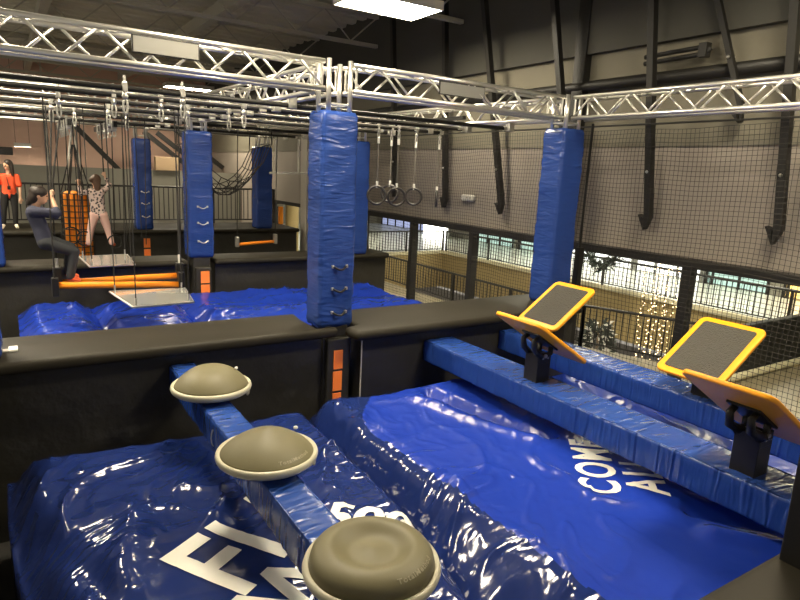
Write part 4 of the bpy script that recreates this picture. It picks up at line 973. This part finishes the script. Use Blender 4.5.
# staff member in an orange tee, standing on the far deck
def hair_long(o, c, f, u, s):
    h = MB(); h.ell(c + u * 0.045 - f * 0.02, (0.09, 0.10, 0.09), 18, 12, (s, f, u))
    Z = Vector((0, 0, 1))
    h.cap(c - f * 0.06 + u * 0.02, 0.07, c - f * 0.10 - Z * 0.26, 0.05); h.cap(c - f * 0.02 + s * 0.07, 0.04, c - f * 0.03 + s * 0.10 - Z * 0.22, 0.03); h.cap(c - f * 0.02 - s * 0.07, 0.04, c - f * 0.03 - s * 0.09 - Z * 0.22, 0.03)
    remesh(h, 'hair', M['hair'], o, 0.012)
y = 16.5
staff = person('person in orange t-shirt and black trousers standing on the far deck', (0.0, y, TOP),
    dict(head=(0.05, y - 0.02, 3.07), shL=(0.20, y, 2.83), shR=(-0.11, y, 2.83), elL=(0.25, y - 0.02, 2.58), wrL=(0.245, y - 0.07, 2.36), hdL=(0.24, y - 0.09, 2.28),
         elR=(-0.2, y - 0.02, 2.6), wrR=(-0.22, y - 0.08, 2.4), hdR=(-0.22, y - 0.1, 2.3), hipL=(0.115, y, 2.42), hipR=(-0.045, y, 2.42), knL=(0.12, y - 0.02, 2.06), knR=(-0.1, y - 0.02, 2.06),
         anL=(0.115, y, 1.74), anR=(-0.12, y, 1.74), toL=(0.14, y - 0.13, 1.69), toR=(-0.15, y - 0.13, 1.69)), 0.95, (-0.75, -0.65, -0.1), (0, 0, 1), 0.15,
    [('t_shirt', 'tee', ['torso', ('shL', 'elL', 0, 0.75, 0.068, 0.066), ('shR', 'elR', 0, 0.75, 0.068, 0.066)]), ('trousers', 'blackcloth', ['pelvis'] + legs('L') + legs('R')),
     ('shoe', 'shoe', foot('L')), ('shoe', 'shoe', foot('R'))], hair_long)
MB().tube([(0.0, y - 0.11, 2.86), (0.02, y - 0.135, 2.72), (0.04, y - 0.135, 2.62)], 0.008, 5).build('lanyard', M['rope'], staff)
MB().box(0.01, 0.07, y - 0.15, y - 0.14, 2.54, 2.62).build('badge', M['black_metal'], staff)

# girl climbing, seen from behind
def hair_girl(o, c, f, u, s):
    h = MB(); h.ell(c + u * 0.04 - f * 0.03, (0.09, 0.10, 0.095), 18, 12, (s, f, u)); h.cap(c - f * 0.06, 0.075, c - f * 0.085 - Vector((0, 0, 0.12)), 0.055)
    h.ell(c - f * 0.02 - s * 0.08 + u * 0.02, (0.04, 0.05, 0.05), 12, 8)
    remesh(h, 'hair', M['hair_b'], o, 0.012)
y = 12.75
person('person in patterned long sleeve top and pale pink trousers climbing with both arms raised', (1.4, y, R(-1.66)),
    dict(head=(1.40, y + 0.03, 2.90), shL=(1.27, y, 2.70), shR=(1.52, y, 2.72), elL=(1.15, y + 0.05, 2.66), wrL=(1.13, y + 0.08, 2.84), hdL=(1.13, y + 0.09, 2.94),
         elR=(1.65, y + 0.05, 2.83), wrR=(1.575, y + 0.08, 2.99), hdR=(1.56, y + 0.09, 3.09), hipL=(1.355, y, 2.28), hipR=(1.495, y, 2.28), knL=(1.285, y + 0.06, 2.0), knR=(1.58, y + 0.06, 1.99),
         anL=(1.225, y, 1.73), anR=(1.625, y, 1.73), toL=(1.2, y + 0.11, 1.69), toR=(1.68, y + 0.1, 1.69)), 0.86, (-0.3, 1, 0.15), (0, 0.1, 1), 1.0,
    [('top', 'plaid', ['torso', ('shL', 'elL', 0, 1, 0.062, 0.052), ('elL', 'wrL', 0, 0.7, 0.05, 0.04), ('shR', 'elR', 0, 1, 0.062, 0.052), ('elR', 'wrR', 0, 0.7, 0.05, 0.04)]),
     ('trousers', 'pink', ['pelvis'] + legs('L', 1.12) + legs('R', 1.12)), ('sock', 'sock', foot('L', 0.043)), ('sock', 'sock', foot('R', 0.043))], hair_girl, facing=(0, 1, 0))

# boy crouching on the swing poles
def hair_boy(o, c, f, u, s):
    h = MB(); h.ell(c + u * 0.04 - f * 0.02, (0.092, 0.108, 0.09), 18, 12, (s, f, u)); h.ell(c - f * 0.06 - u * 0.02, (0.084, 0.065, 0.095), 16, 10, (s, f, u)); h.cap(c - f * 0.085 - u * 0.03, 0.05, c - f * 0.11 - u * 0.11, 0.035)
    remesh(h, 'hair', M['hair'], o, 0.011)
y = 8.97
person('person in navy jumper and dark trousers crouching on the orange poles, arms around a rope', (0.6, y, R(-1.57)),
    dict(head=(0.34, y - 0.02, 2.815), shL=(0.275, y + 0.14, 2.645), shR=(0.255, y - 0.13, 2.625), elL=(0.50, y + 0.14, 2.55), wrL=(0.48, y + 0.08, 2.78), hdL=(0.47, y + 0.06, 2.88),
         elR=(0.51, y - 0.16, 2.61), wrR=(0.475, y - 0.04, 2.80), hdR=(0.465, y + 0.0, 2.90), hipL=(0.375, y + 0.07, 2.24), hipR=(0.365, y - 0.08, 2.23), knL=(0.655, y + 0.1, 2.14), knR=(0.68, y - 0.1, 2.11),
         anL=(0.60, y + 0.08, 1.79), anR=(0.615, y - 0.11, 1.76), toL=(0.70, y + 0.08, 1.75), toR=(0.70, y - 0.11, 1.735)), 0.95, (0.95, -0.15, -0.15), (0.15, 0, 1), 1.2,
    [('jumper', 'navy', ['torso', ('shL', 'elL', 0, 1, 0.068, 0.058), ('elL', 'wrL', 0, 0.25, 0.056, 0.05), ('shR', 'elR', 0, 1, 0.068, 0.058), ('elR', 'wrR', 0, 0.2, 0.056, 0.05)]),
     ('trousers', 'jeans', ['pelvis'] + legs('L', 1.05) + legs('R', 1.05)), ('sock', 'sock', foot('L', 0.044)), ('sock', 'sock', foot('R', 0.044))], hair_boy, facing=(1, 0, 0))
